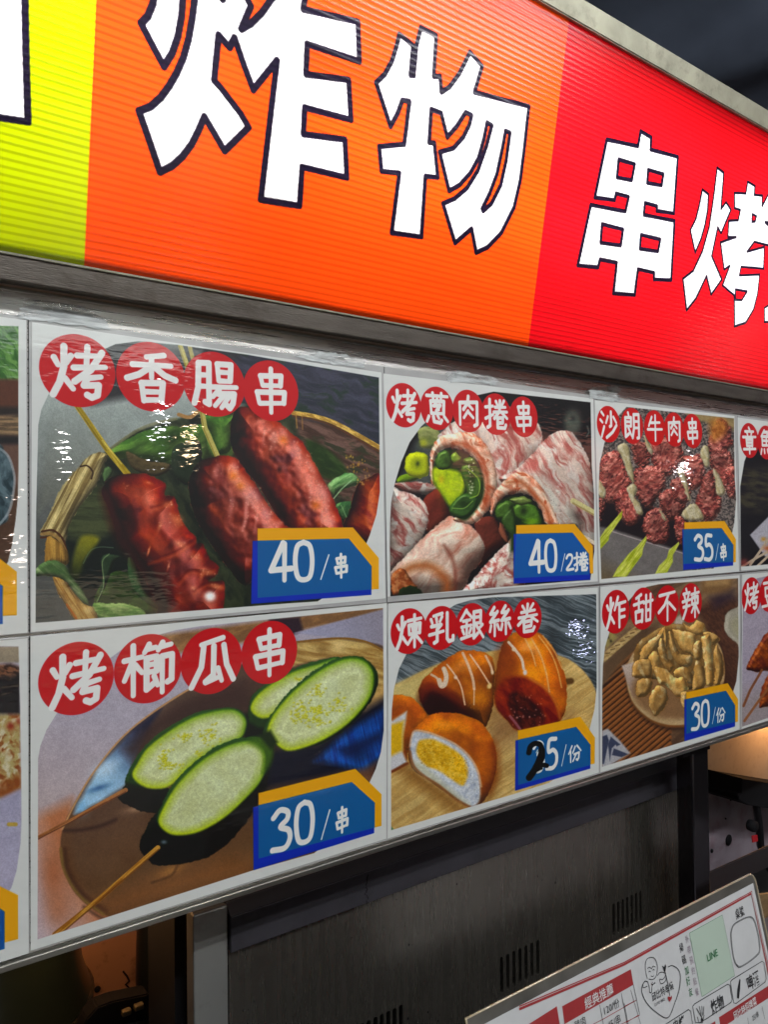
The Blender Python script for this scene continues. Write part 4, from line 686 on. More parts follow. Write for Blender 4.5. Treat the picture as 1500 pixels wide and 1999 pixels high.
# ---- fried fish cake
def paint_tempura():
    cv = new_canvas([(1173, 1146), (1445, 1123), (1445, 1424), (1173, 1508)], 720, 510)
    Z = ZZ(1165, 1130, 5.26)
    cv.poly([(1100, 1080), (1500, 1080), (1500, 1550), (1100, 1550)], streak((78, 58, 46), (98, 76, 58), -.6, 40, 8, 5))
    for k in range(26):   # bamboo mat
        x0, y0 = 60, 1010 + k * 62
        cv.line(Z(x0 - 40, y0 + 60, x0 + 700, y0 - 560), 3.8, (116, 74, 44), soft=.9); cv.line(Z(x0 - 40, y0 + 48, x0 + 700, y0 - 572), 1.2, (146, 98, 62), soft=.9, alpha=.8); cv.line(Z(x0 - 40, y0 + 88, x0 + 700, y0 - 532), 1.5, (52, 32, 24), soft=.9)
    cv.poly(Z(0, 700, 600, 200, 1100, -60, 1450, -60, 1460, 500, 1100, 500, 500, 500, 60, 1110, 0, 1150), streak((104, 86, 66), (122, 100, 78), -.65, 50, 10, 5), soft=3)
    cv.poly(Z(60, 880, 360, 560, 700, 400, 60, 1100), (84, 66, 50), soft=8, alpha=.8); cv.line(Z(60, 1110, 260, 950, 420, 840), 1.4, (38, 26, 24), soft=2)
    cv.poly(Z(1000, 300, 1250, 180, 1460, 200, 1460, 1100, 1300, 1250, 1250, 700), streak((66, 44, 36), (84, 56, 44), .9, 6, 3, 9), soft=8)
    for k in range(14): cv.line(Z(1230 + k * 26, 520, 1340 + k * 30, 640 + k * 40), .9, (104, 70, 56), alpha=.4)
    cv.poly(Z(1080, -20, 1400, -20, 1380, 150, 1090, 150), (116, 90, 62), soft=4); cv.poly(Z(1120, 20, 1380, 0, 1360, 60, 1120, 80), (146, 118, 84), soft=3); cv.poly(Z(1180, 200, 1400, 120, 1420, 200, 1220, 300), (44, 36, 50), soft=10, alpha=.8)
    # rope
    cv.poly(Z(130, 520, 220, 600, 100, 720, 90, 640), (140, 128, 84), soft=3)
    for k in range(3): cv.glow(*Z(120 + k * 30, 600 + k * 40)[0], 2.6, 3, (40, 34, 26), .8)
    cv.line(Z(70, 820, 180, 720, 320, 600, 430, 510), 7, streak((146, 122, 84), (178, 154, 112), -.3, 8, 3, 6), soft=1.2, curve=True)
    for k in range(7): cv.line(Z(100 + k * 50, 770 - k * 42, 140 + k * 50, 760 - k * 42), 1.1, (92, 72, 46), alpha=.8)
    # white saucer
    cv.blob(Z(1315, 480, 1340, 360, 1420, 300, 1520, 290, 1520, 690, 1420, 640, 1340, 560), (172, 166, 150), r=10, light=(-.6, 0, .6), amb=.5, dif=.5)
    cv.poly(Z(1380, 480, 1420, 400, 1520, 380, 1520, 620, 1440, 590), (150, 146, 124), soft=5, curve=True)
    # bowl
    bowl = smooth(Z(310, 1000, 320, 880, 380, 760, 470, 640, 560, 560, 700, 490, 900, 470, 1100, 540, 1250, 660, 1310, 830, 1310, 1050, 1200, 1300, 1000, 1470, 760, 1500, 560, 1440, 400, 1300, 330, 1150))
    cv.poly([(x + 2, y + 9) for x, y in bowl], (46, 30, 26), soft=7); cv.poly([(x, y + 5) for x, y in bowl], (112, 74, 44), soft=2)
    cv.poly(bowl, streak((176, 152, 118), (150, 124, 92), .2, 40, 20, 4), soft=1.5)
    cv.poly(Z(262, 890, 400, 850, 480, 1000, 430, 1200, 380, 1220, 320, 1080), grad((178, 164, 154), (148, 126, 112), 1215, 1300, 1240, 1350), soft=2)
    cv.poly(Z(380, 1180, 460, 1000, 1000, 1000, 1000, 1380, 760, 1430, 560, 1380), (124, 96, 70), soft=6, curve=True)
    cv.poly(Z(820, 400, 860, 370, 900, 440, 860, 520, 780, 540), (170, 160, 148), soft=2)
    def fry(p, s, k=1.0):
        cv.blob(Z(*p), streak((220 * k, 178 * k, 118 * k), (188 * k, 142 * k, 84 * k), 1.3, 24, 8, s, .5, 2.4, 10, c3=(232 * k, 202 * k, 150 * k), bright=.5), jag=3, r=11, light=(-.5, -.7, .4), amb=.42, dif=.8, rel=3, rs=7, seed=s, edge=(122, 84, 44), ew=1.2)
    fry((400, 700, 560, 560, 720, 480, 900, 470, 1100, 560, 1280, 760, 1290, 1000, 1150, 1080, 900, 1150, 640, 1050, 420, 980), 1, .72)
    for i, p in enumerate([(880, 440, 960, 480, 1030, 425, 1110, 470, 1130, 560, 1040, 590, 950, 560), (1100, 560, 1180, 550, 1260, 600, 1240, 660, 1160, 680), (440, 820, 480, 700, 600, 590, 690, 500, 720, 560, 640, 700, 560, 820, 480, 860), (690, 520, 720, 500, 740, 620, 720, 760, 690, 780), (780, 520, 860, 520, 1000, 560, 1030, 660, 1040, 800, 960, 780, 880, 740, 820, 620), (740, 560, 780, 560, 860, 760, 980, 780, 990, 880, 900, 920, 820, 860, 760, 720),
                           (640, 640, 690, 620, 740, 820, 800, 900, 760, 960, 680, 880, 640, 760), (540, 800, 590, 740, 650, 780, 660, 860, 640, 960, 580, 950, 550, 880), (1080, 600, 1170, 570, 1190, 700, 1210, 900, 1210, 1080, 1130, 1090, 1110, 900, 1090, 760), (1200, 780, 1240, 680, 1300, 800, 1310, 960, 1270, 1090, 1210, 1080, 1220, 920), (1020, 830, 1090, 870, 1120, 980, 1110, 1120, 990, 1150, 1000, 980), (1000, 660, 1080, 640, 1090, 800, 1050, 840, 1000, 800),
                           (800, 940, 900, 900, 980, 960, 990, 1080, 900, 1060, 800, 1000), (390, 860, 460, 820, 560, 840, 580, 960, 560, 1020, 460, 1030, 370, 1000), (420, 1060, 520, 1020, 580, 1060, 560, 1160, 520, 1200, 420, 1210), (590, 900, 700, 920, 820, 1010, 900, 1010, 940, 1120, 900, 1200, 820, 1210, 720, 1100, 640, 1080), (570, 1160, 640, 1090, 720, 1130, 740, 1240, 700, 1320, 620, 1410, 570, 1370, 535, 1280), (860, 1180, 940, 1160, 950, 1300, 890, 1330)]):
        fry(p, 50 + i * 3, (1.06, 1.0, .95, 1.12)[i % 4])
    cv.poly(Z(60, 1560, 120, 1540, 250, 1670, 350, 1790, 60, 1960), (160, 160, 164), soft=2)
    for p in [(60, 1620, 110, 1600, 130, 1660, 80, 1900, 60, 1900), (150, 1620, 220, 1680, 160, 1740, 140, 1870, 120, 1700), (180, 1740, 330, 1800, 260, 1830, 160, 1810), (170, 1650, 250, 1700, 210, 1720)]: cv.poly(Z(*p), (58, 64, 84), soft=1.2)
    finish(cv, Z(60, 1930, 62, 1100, 68, 900, 90, 700, 150, 500, 250, 320, 400, 150, 520, 82, 640, 56, 1458, -6, 1465, 800, 1440, 1050, 1390, 1210, 1300, 1400, 1150, 1585, 900, 1670))
    badge(cv, 1204, 1194, 42.5, '炸'); badge(cv, 1257, 1188, 41, '甜'); badge(cv, 1304, 1182, 39.5, '不'); badge(cv, 1350, 1177, 38.5, '辣')
    price(cv, Z, [925, 1165, 1350, 1070, 1455, 1235, 1455, 1465, 925, 1560], [905, 1240, 1330, 1150, 1425, 1300, 1425, 1515, 905, 1668], [925, 1236, 1330, 1150, 1425, 1300, 1425, 1470, 925, 1590],
          [('3', 1045, 1405, 82, 275), ('0', 1140, 1375, 78, 260), ('/', 1230, 1400, 36, 158), ('份', 1300, 1390, 76, 138)])
    return cv

def edge_canvas(px, side, W=640, H=455):
    """a poster mostly out of frame: px = its two visible corners (top, bottom); side = which side they are on"""
    T, B = on_y(*px[0], -.004), on_y(*px[1], -.004); w = .4185 * (1 if side == 'L' else -1); T2, B2 = T + [w, 0, 0], B + [w, 0, 0]
    P = (T, T2, B2, B) if side == 'L' else (T2, T, B, B2)
    cv = Canvas(*P, W, H); cv.badges = []; cv.late = []; cv.tagpoly = None
    return cv
def rrect(cv, m=.028, r=.35, tl=True):
    pts = []
    for (t, v) in [(m, 1 - m), (m, r), (m + .02, r * .62), (.1, r * .3), (.2, m * 1.6), (.33, m), (1 - m, m), (1 - m, .62), (1 - m - .03, .8), (.86, .93), (.72, 1 - m)]:
        P = cv.at(t, v); pts.append(project(P))
    return pts
def paint_left_top():
    cv = edge_canvas([(50.5, 625), (53, 1235)], 'R'); Z = ZZ(0, 600, 3.03)
    cv.C[:] = (.28, .2, .15)
    cv.poly(Z(-2500, 50, 120, 50, 120, 430, -2500, 400), streak((44, 84, 34), (98, 136, 74), .9, 24, 6, 7, .5, 3, 20), soft=4)
    cv.poly(Z(-2500, 380, 120, 430, 120, 600, -2500, 560), (78, 46, 32), soft=5); cv.poly(Z(-2500, 560, 120, 590, 120, 650, -2500, 640), (34, 28, 26), soft=5)
    cv.poly(Z(-2500, 640, 120, 640, 120, 760, -2500, 740), streak((84, 70, 54), (136, 114, 88), 0, 40, 5, 7), soft=5); cv.poly(Z(-2500, 740, 120, 760, 120, 820, -2500, 800), (28, 26, 28), soft=5)
    cv.poly(Z(-2500, 820, 120, 810, 120, 1050, -2500, 1600), (88, 66, 56), soft=5)
    cv.poly(Z(-900, 780, -100, 790, 30, 860, 75, 960, 80, 1060, 50, 1200, 0, 1290, -400, 1400, -900, 1400), streak((34, 50, 56), (88, 104, 110), 1.2, 20, 10, 7, .5, 3, 20), curve=True, soft=2)
    cv.line(Z(-100, 790, 30, 860, 76, 960, 82, 1060, 50, 1210, -40, 1320), 2.5, (150, 156, 160), curve=True, alpha=.7)
    finish(cv, Z(-2400, 1900, -2400, 60, 107, 112, 107, 960, 104, 1120, 90, 1260, 70, 1400, 45, 1505, -200, 1900))
    cv.poly(Z(-600, 1430, -60, 1440, 97, 1565, 97, 1820, -600, 1850), YEL); cv.poly(Z(-640, 1560, -110, 1560, 14, 1648, 14, 1872, -640, 1900), (0, 76, 150)); cv.tagpoly = (Z(-600, 1430, -60, 1440, 97, 1565, 97, 1820, -600, 1850), Z(-640, 1560, -110, 1560, 14, 1648, 14, 1872, -640, 1900))
    return cv
def paint_left_bottom():
    cv = edge_canvas([(53, 1246), (55.5, 1861)], 'R'); Z = ZZ(0, 1230, 2.985)
    cv.C[:] = (.62, .6, .66)
    cv.poly(Z(-2500, 90, 120, 95, 120, 190, -2500, 200), (134, 124, 108), soft=3); cv.poly(Z(-2500, 190, 0, 200, 60, 195, 120, 215, 120, 330, -2500, 330), streak((112, 78, 58), (44, 26, 20), .4, 10, 5, 7, .5, 4), soft=4)
    cv.poly(Z(-2500, 270, 60, 275, 120, 250, 120, 495, -2500, 480), (22, 18, 22), soft=6)
    cv.poly(Z(-2500, 490, 120, 490, 120, 920, 20, 960, -60, 1010, -2500, 1000), streak((156, 142, 98), (120, 66, 30), .7, 20, 12, 3, .55, 4, 20, c3=(184, 176, 148)), soft=5)
    cv.glow(*Z(60, 560)[0], 8, 8, (120, 36, 20), .9); cv.glow(*Z(105, 530)[0], 5, 8, (130, 50, 30), .8)
    cv.poly(Z(-400, 1000, 30, 900, 120, 820, 120, 920, 20, 980), (120, 66, 30), soft=8, alpha=.8)
    cv.poly(Z(-2500, 1000, 0, 985, 120, 930, 120, 1700, -2500, 1700), grad((148, 146, 168), (160, 156, 176), 0, 1560, 20, 1700, 8, 30), soft=5); cv.line(Z(50, 1132, 90, 1132), 4, (166, 142, 76))
    finish(cv, Z(-2400, 1900, -2400, 60, 107, 95, 118, 600, 124, 1080, 118, 1240, 95, 1400, 65, 1500, -200, 1900))
    cv.poly(Z(-600, 1560, -50, 1470, 103, 1545, 103, 1800, -600, 1980), YEL); cv.poly(Z(-640, 1700, -80, 1570, 25, 1640, 25, 1857, -640, 2040), (0, 76, 140)); cv.tagpoly = (Z(-600, 1560, -50, 1470, 103, 1545, 103, 1800, -600, 1980), Z(-640, 1700, -80, 1570, 25, 1640, 25, 1857, -640, 2040))
    return cv
def paint_right_top():
    cv = edge_canvas([(1441, 815), (1448, 1114)], 'L'); Z = ZZ(1430, 800, 3.07)
    cv.C[:] = (.09, .085, .10)
    cv.poly(Z(0, 350, 900, 350, 900, 650, 0, 600), streak((28, 26, 30), (60, 56, 44), .1, 20, 6, 7, .5, 3), soft=10)
    cv.poly(Z(108, 750, 300, 560, 700, 500, 700, 900, 200, 880), (160, 158, 166), soft=1.5); cv.glow(*Z(190, 775)[0], 5, 4, (176, 130, 50), .9)
    for p in [(110, 930, 260, 720), (60, 940, 160, 880, 280, 820), (150, 940, 300, 800)]: cv.line(Z(*p), 2.4, (176, 160, 140))
    cv.glow(*Z(70, 915)[0], 10, 8, (120, 60, 56), .9); cv.glow(*Z(215, 830)[0], 8, 5, (170, 80, 30), .8)
    finish(cv, [*Z(55, 940, 52, 700, 50, 460, 75, 310, 110, 220, 170, 130, 260, 80), *[project(cv.at(t, v)) for t, v in ((.97, .04), (.97, .62), (.86, .9), (.72, .97))]])
    badge(cv, 1464, 860, 34, '章'); badge(cv, 1497, 864, 33, '魚'); badge(cv, 1526, 868, 32, '串')
    return cv
def paint_right_bottom():
    cv = edge_canvas([(1450, 1122), (1449, 1423)], 'L'); Z = ZZ(1430, 800, 3.07)
    cv.C[:] = (.60, .57, .62)
    cv.poly(Z(0, 1700, 900, 1500, 900, 2100, 0, 2100), (140, 130, 128), soft=20, alpha=.7)
    for p in [(90, 1530, 140, 1440, 220, 1330, 420, 1250, 400, 1450, 220, 1560, 100, 1562), (165, 1770, 190, 1640, 260, 1560, 400, 1560, 380, 1740, 200, 1780)]:
        cv.blob(Z(*p), streak((146, 74, 34), (92, 34, 22), .8, 12, 6, 5, .5, 3), r=10, spec=.2, rel=3, rs=6, amb=.4)
    cv.line(Z(70, 1775, 110, 1680, 180, 1560), 2.4, (120, 76, 50)); cv.line(Z(75, 1865, 150, 1760, 240, 1640), 2.4, (132, 88, 58))
    finish(cv, [*Z(60, 1900, 62, 1500, 66, 1180, 90, 1090, 150, 1010, 260, 985), *[project(cv.at(t, v)) for t, v in ((.97, .04), (.97, .62), (.86, .9), (.72, .97))]])
    badge(cv, 1469, 1163, 36, '烤'); badge(cv, 1503, 1159, 35, '豆'); badge(cv, 1532, 1154, 34, '串')
    return cv

def to_image(name, C, gain):
    H, W, _ = C.shape; im = bpy.data.images.new(name, W, H, alpha=False, float_buffer=False)
    lin = srgb2lin(np.clip(C, 0, 1)) * gain; g_ = lin.mean(-1, keepdims=True); lin = np.maximum(g_ + (lin - g_) * 1.12 - .006, 0)
    s = np.where(lin <= .0031308, lin * 12.92, 1.055 * np.maximum(lin, 1e-6) ** (1 / 2.4) - .055)
    a = np.ones((H, W, 4), np.float32); a[..., :3] = np.clip(s, 0, 1)[::-1]
    im.pixels.foreach_set(a.ravel()); im.update(); im.pack()
    return im

# ================================================================== the place
XAX = np.array([1., 0, 0])
SO = np.array([0., -.03, .0487]); SUP = np.array([0., -.1917, .9815]); SN = np.cross(XAX, SUP)     # face of the light box leans out at its top
SN = SN / np.linalg.norm(SN)                                   # points towards the street (-y)
if SN[1] > 0: SN = -SN
def son(x, y, off=0.0):
    return on_plane(x, y, SO + SN * off, SN)
def suv(P): return np.array([P[0], (P - SO) @ SUP])
def sp(u, v, off=0.0): return SO + XAX * u + SUP * v + SN * off

STEEL = mat('brushed_steel', (.42, .41, .39), .30, .95, noise=.16, nscale=6, stretch=(1.5, 1, 60), bump=.12, bscale=30, rvar=.1, dirt=(.10, .085, .065), dscale=7, damt=.35)
STEEL2 = mat('appliance_steel', (.36, .335, .29), .27, .93, noise=.03, nscale=5, stretch=(30, 1, 1.5), rvar=.03, dirt=(.07, .055, .045), dscale=5, damt=.35)
STEEL_D = mat('dark_band_steel', (.058, .055, .066), .5, .5, noise=.12, nscale=12, dirt=(.02, .02, .02), dscale=11, damt=.5)
RAILM = mat('grimy_rail_steel', (.13, .115, .10), .45, .7, noise=.25, nscale=9, stretch=(2, 1, 14), bump=.25, bscale=60, dirt=(.06, .045, .035), dscale=14, damt=.7)
RAILT = mat('pale_top_rail', (.34, .33, .25), .5, .6, noise=.22, nscale=22, bump=.3, bscale=70, dirt=(.14, .13, .10), dscale=25, damt=.6)
BLACK = mat('matt_black', (.010, .010, .012), .85, spec=.2, noise=.2, nscale=14)
BOXW = mat('box_inside_white', (.62, .62, .62), .9)

# ground, back wall and roof of the stall
GRD = mat('worn_concrete', (.055, .052, .05), .5, noise=.3, nscale=8, bump=.4, bscale=50)
g = mesh('ground', [(-30, -30, -1.85), (30, -30, -1.85), (30, 30, -1.85), (-30, 30, -1.85)], [(0, 1, 2, 3)], GRD); tag(g, kind='structure')
TARP = mat('blue_black_tarpaulin', (.24, .30, .42), .55, noise=.3, nscale=1.2, bump=.3, bscale=4)
nx, ny = 60, 24; vs = []; fs = []
for j in range(ny):
    for i in range(nx):
        x = -2 + 11 * i / (nx - 1); y = .55 + 6 * j / (ny - 1)
        vs.append((x, y, 2.3 + .10 * math.sin(x * 2.6 + .6 * math.sin(y)) + .05 * math.sin(x * 7.1 + y * 2) + .05 * y))
for j in range(ny - 1):
    for i in range(nx - 1): a = j * nx + i; fs.append((a, a + 1, a + nx + 1, a + nx))
rf = mesh('tarpaulin_roof', vs, fs, TARP, smooth=True); tag(rf, 'dark blue tarpaulin roof sagging behind and above the lit sign', 'awning')
tag(box('back_wall', (-3, 3.0, -1.85), (8, 3.1, 3.2), mat('soot_dark_wall', (.035, .036, .042), .7, noise=.4, nscale=3)), kind='structure')

# ---- light box sign
sign = empty('lightbox_sign', tuple(SO)); tag(sign, 'long illuminated yellow, orange and red sign with large white outlined characters', 'sign')
U0, U1 = -.62, 1.95; SH = suv(son(1105, 35))[1]
CW, CH = 3400, int(3400 * SH / (U1 - U0))
cs = Canvas(sp(U0, SH), sp(U1, SH), sp(U1, 0), sp(U0, 0), CW, CH)
ua = suv(son(175, 264))[0]; ub = suv(son(1070, 370))[0]
cs.C[:] = (1.0, .29, .05)
Uc = cs.U / 1000 + U0
cs.C[Uc < ua] = (.69, .76, .0); cs.C[Uc > ub] = (.88, .055, .10)
Z1 = ZZ(0, 0, 2); Z5 = ZZ(250, 0, 5); Z4 = ZZ(720, 30, 4.1647); Z3 = ZZ(1110, 240, 3.846)
ch_left = [(-60, -60), (47, -60), (50, 100), (54, 238), (-60, 221)]
ch_dot = Z5(300, -300, 240, 40, 190, 160, 125, 228, 230, 430, 349, 650, 430, 520, 485, 360, 522, 160, 535, -50, 540, -300)
ch_zha = Z5(650, -300, 648, 0, 625, 180, 590, 380, 540, 560, 470, 720, 400, 840, 320, 950, 220, 1040, 105, 1085, 210, 1385, 310, 1680, 430, 1620, 530, 1530, 620, 1410, 690, 1270, 745, 1140, 840, 1300, 942, 1475, 1178, 1243, 1100, 1110, 1000, 980, 900, 850, 840, 787, 862, 560, 885, 342, 990, 465, 1040, 370, 1125, 620, 1222, 878, 1455, 590, 1400, 1050) + \
    Z1(1018, 780, 1170, 804, 1180, 652, 1355, 694, 1347, 545, 1185, 524, 1190, 420, 1371, 468, 1362, 312, 1195, 290, 1200, 172, 1404, 240, 1398, 85, 1184, 36, 1200, -60) + Z5(1450, -60, 1400, -10, 1310, 120, 1200, 230, 1105, 285, 1200, 60, 1140, -60, 950, -60, 920, -8, 890, -60)
ch_wu = Z4(250, 152, 362, 245, 340, 488, 368, 490, 388, 250, 425, 100, 550, 165, 530, 497, 582, 495, 592, 625, 660, 580, 740, 470, 800, 350, 825, 298, 925, 412, 862, 625, 1305, 740, 1265, 1100, 1235, 1340, 1185, 1560, 1080, 1770, 970, 1885, 875, 1930, 838, 1735, 703, 1852, 605, 1530, 700, 1490, 800, 1405, 890, 1260, 960, 1060, 1003, 895, 965, 872, 940, 1000, 895, 1160, 830, 1280, 740, 1380, 655, 1428, 578, 1112, 690, 1080, 770, 990, 820, 890, 838, 812, 790, 790, 720, 900, 640, 992, 590, 795, 510, 765, 493, 1035, 535, 1037, 563, 1318, 462, 1308, 430, 1802, 187, 1768, 250, 1283, 105, 1268, 86, 1067, 290, 1048, 332, 700, 275, 690, 235, 800, 178, 905, 60, 547, 130, 480, 190, 370, 230, 240)
wu_hole = Z4(1115, 940, 1150, 955, 1120, 1180, 1075, 1380, 1000, 1530, 932, 1592, 925, 1572, 985, 1450, 1045, 1290, 1090, 1080)
ch_chuan = Z3(290, 125, 525, 175, 545, 62, 625, 110, 620, 200, 825, 255, 795, 680, 665, 660, 668, 625, 578, 600, 570, 690, 800, 735, 775, 1180, 645, 1175, 645, 1125, 525, 1098, 500, 1292, 340, 1280, 365, 1050, 240, 1025, 225, 1085, 72, 1070, 170, 615, 430, 665, 455, 555, 360, 530, 350, 580, 200, 560)
chuan_h = [Z3(380, 275, 500, 310, 478, 430, 368, 410), Z3(602, 352, 715, 385, 702, 470, 595, 450), Z3(255, 760, 412, 800, 395, 920, 245, 900), Z3(548, 840, 692, 875, 675, 965, 540, 945)]
ch_kdot = Z3(1008, 500, 1055, 535, 1050, 650, 1030, 760, 1000, 870, 955, 975, 918, 805, 960, 720, 985, 620)
ch_kfire = Z3(1120, 335, 1170, 375, 1150, 645, 1187, 595, 1224, 652, 1150, 830, 1125, 785, 1080, 1000, 1155, 1175, 1075, 1290, 1040, 1150, 960, 1320, 890, 1408, 862, 1170, 940, 1110, 1010, 960, 1060, 780, 1092, 560)
ch_kao = Z3(1250, 525, 1335, 530, 1350, 440, 1405, 475, 1400, 540, 1460, 545, 1458, 625, 1505, 535, 1600, 560, 1560, 650, 1680, 700, 1680, 760, 1480, 745, 1600, 860, 1680, 870, 1600, 930, 1500, 918, 1400, 893, 1345, 967, 1475, 930, 1470, 1095, 1300, 1080, 1288, 1145, 1440, 1138, 1425, 1280, 1395, 1400, 1335, 1500, 1250, 1528, 1248, 1295, 1160, 1220, 1215, 1072, 1172, 1102, 1145, 897, 1262, 857, 1200, 858, 1207, 735, 1278, 730, 1294, 655, 1250, 640)
kao_h = [Z3(1385, 685, 1415, 700, 1405, 740, 1382, 742), Z3(1258, 1250, 1345, 1265, 1305, 1330, 1258, 1328)]
ch_next = Z3(1475, 1390, 1560, 1330, 1640, 1490, 1475, 1495)
HW = .0031
chars = [(ch_left, [], HW * 1.0), (ch_dot, [], HW * 1.15), (ch_zha, [], HW * 1.15), (ch_wu, [wu_hole], HW), (ch_chuan, chuan_h, HW), (ch_kdot, [], HW * .72), (ch_kfire, [], HW * .72), (ch_kao, kao_h, HW * .72), (ch_next, [], HW * .7)]
def to_s(px): return np.array([suv(son(x, y)) for x, y in px])
shapes = []
for pl, holes, hw in chars:
    P = to_s(pl); Hs = [to_s(h) for h in holes]; shapes.append((P, Hs, hw))
    lo, hi = P.min(0) - .01, P.max(0) + .01
    q = cs.win((lo[0] - U0) * 1000, (SH - hi[1]) * 1000, (hi[0] - U0) * 1000, (SH - lo[1]) * 1000, True)
    if not q: continue
    sl, X, Y = q; X = X / 1000 + U0; Y = SH - Y / 1000
    d = sd_poly(X, Y, P)
    for h in Hs: dh = sd_poly(X, Y, h); d = np.where(np.abs(dh) < np.abs(d), -dh, np.where(dh > 0, -np.abs(dh), d))
    a = .0005
    cs.mixin(sl, np.clip(.5 + (d + hw) / a, 0, 1), (22, 16, 34)); cs.mixin(sl, np.clip(.5 + (d - hw) / a, 0, 1), (255, 255, 255))
im = bpy.data.images.new('sign_print', CW, CH, alpha=False); arr = np.ones((CH, CW, 4), np.float32); arr[..., :3] = np.clip(cs.C, 0, 1)[::-1]
im.pixels.foreach_set(arr.ravel()); im.update(); im.pack(); del arr
def sign_mat():
    m = bpy.data.materials.new('backlit_corrugated_sheet'); m.use_nodes = True; nt = m.node_tree; nt.nodes.clear(); L = nt.links.new
    out = nd(nt, 'ShaderNodeOutputMaterial'); ti = nd(nt, 'ShaderNodeTexImage'); ti.image = im; ti.interpolation = 'Cubic'
    uv = nd(nt, 'ShaderNodeUVMap'); L(uv.outputs[0], ti.inputs[0])
    sx = nd(nt, 'ShaderNodeSeparateXYZ'); L(uv.outputs[0], sx.inputs[0])
    ph = nd(nt, 'ShaderNodeMath', operation='MULTIPLY'); ph.inputs[1].default_value = SH / .0070 * 2 * PI; L(sx.outputs[1], ph.inputs[0])
    nn = nd(nt, 'ShaderNodeTexNoise'); nn.inputs['Scale'].default_value = 7; L(uv.outputs[0], nn.inputs['Vector'])
    ad = nd(nt, 'ShaderNodeMath', operation='MULTIPLY_ADD'); ad.inputs[1].default_value = 1.2; L(nn.outputs[0], ad.inputs[0]); L(ph.outputs[0], ad.inputs[2])
    sn = nd(nt, 'ShaderNodeMath', operation='SINE'); L(ad.outputs[0], sn.inputs[0])
    pw = nd(nt, 'ShaderNodeMapRange', interpolation_type='SMOOTHSTEP'); pw.inputs[1].default_value = -.2; pw.inputs[2].default_value = 1; pw.inputs[3].default_value = 1; pw.inputs[4].default_value = .60; L(sn.outputs[0], pw.inputs[0])
    mu = nd(nt, 'ShaderNodeMix', data_type='RGBA', blend_type='MULTIPLY'); mu.inputs[0].default_value = 1; L(ti.outputs[0], mu.inputs[6]); L(pw.outputs[0], mu.inputs[7])
    dn = nd(nt, 'ShaderNodeTexNoise'); dn.inputs['Scale'].default_value = 9; dn.inputs['Detail'].default_value = 7; L(uv.outputs[0], dn.inputs['Vector'])
    dr = nd(nt, 'ShaderNodeMapRange'); dr.inputs[1].default_value = .3; dr.inputs[2].default_value = .7; dr.inputs[3].default_value = .84; dr.inputs[4].default_value = 1.06; L(dn.outputs[0], dr.inputs[0])
    m0 = nd(nt, 'ShaderNodeMath', operation='MULTIPLY'); L(pw.outputs[0], m0.inputs[0]); L(dr.outputs[0], m0.inputs[1]); L(m0.outputs[0], mu.inputs[7])
    tr = nd(nt, 'ShaderNodeBsdfTranslucent'); L(mu.outputs[2], tr.inputs[0])
    df = nd(nt, 'ShaderNodeBsdfDiffuse'); L(ti.outputs[0], df.inputs[0])
    m1 = nd(nt, 'ShaderNodeMixShader'); m1.inputs[0].default_value = .22; L(tr.outputs[0], m1.inputs[1]); L(df.outputs[0], m1.inputs[2])
    n2 = nd(nt, 'ShaderNodeTexNoise'); n2.inputs['Scale'].default_value = 260; tc = nd(nt, 'ShaderNodeTexCoord'); L(tc.outputs['Object'], n2.inputs['Vector'])
    hs = nd(nt, 'ShaderNodeMath', operation='MULTIPLY_ADD'); hs.inputs[1].default_value = .5; L(n2.outputs[0], hs.inputs[0]); L(sn.outputs[0], hs.inputs[2])
    bp = nd(nt, 'ShaderNodeBump'); bp.inputs['Strength'].default_value = .5; bp.inputs['Distance'].default_value = .00012; L(hs.outputs[0], bp.inputs['Height'])
    gl = nd(nt, 'ShaderNodeBsdfGlossy'); gl.inputs['Roughness'].default_value = .2; L(bp.outputs[0], gl.inputs['Normal'])
    fr = nd(nt, 'ShaderNodeFresnel'); fr.inputs[0].default_value = 1.28
    m2 = nd(nt, 'ShaderNodeMixShader'); L(fr.outputs[0], m2.inputs[0]); L(m1.outputs[0], m2.inputs[1]); L(gl.outputs[0], m2.inputs[2]); L(m2.outputs[0], out.inputs[0])
    return m
SM = sign_mat()
# cut the sheet along the colour borders and round each character so every piece is its own
verts2 = []; faces_in = []
def add_loop(P):
    b = len(verts2); verts2.extend([Vector((float(a), float(c))) for a, c in P]); return list(range(b, b + len(P)))
loops = [add_loop([(a, 0), (b, 0), (b, SH), (a, SH)]) for a, b in ((U0, ua), (ua, ub), (ub, U1))]
edges_in = []
for l in loops: edges_in += [(l[k - 1], l[k]) for k in range(len(l))]
def clipr(P): return [(min(max(a, U0 + .002), U1 - .002), min(max(b, .002), SH - .002)) for a, b in P]
grown = []
for P, Hs, hw in shapes:
    area = sum(P[i - 1][0] * P[i][1] - P[i][0] * P[i - 1][1] for i in range(len(P))); sg = 1 if area > 0 else -1; Q = []
    for i in range(len(P)):
        a, b, c = P[i - 1], P[i], P[(i + 1) % len(P)]; d1 = (b - a) / (np.linalg.norm(b - a) + 1e-9); d2 = (c - b) / (np.linalg.norm(c - b) + 1e-9)
        n = np.array([d1[1] + d2[1], -d1[0] - d2[0]]) * sg; n = n / (np.linalg.norm(n) + 1e-9); Q.append(b + n * hw * 1.1)
    Q = np.array(clipr(Q)); grown.append(Q); l = add_loop(Q); edges_in += [(l[k - 1], l[k]) for k in range(len(l))]
vo, eo, fo, _, _, _ = geometry.delaunay_2d_cdt(verts2, edges_in, [], 1, 1e-6)
owner = {}
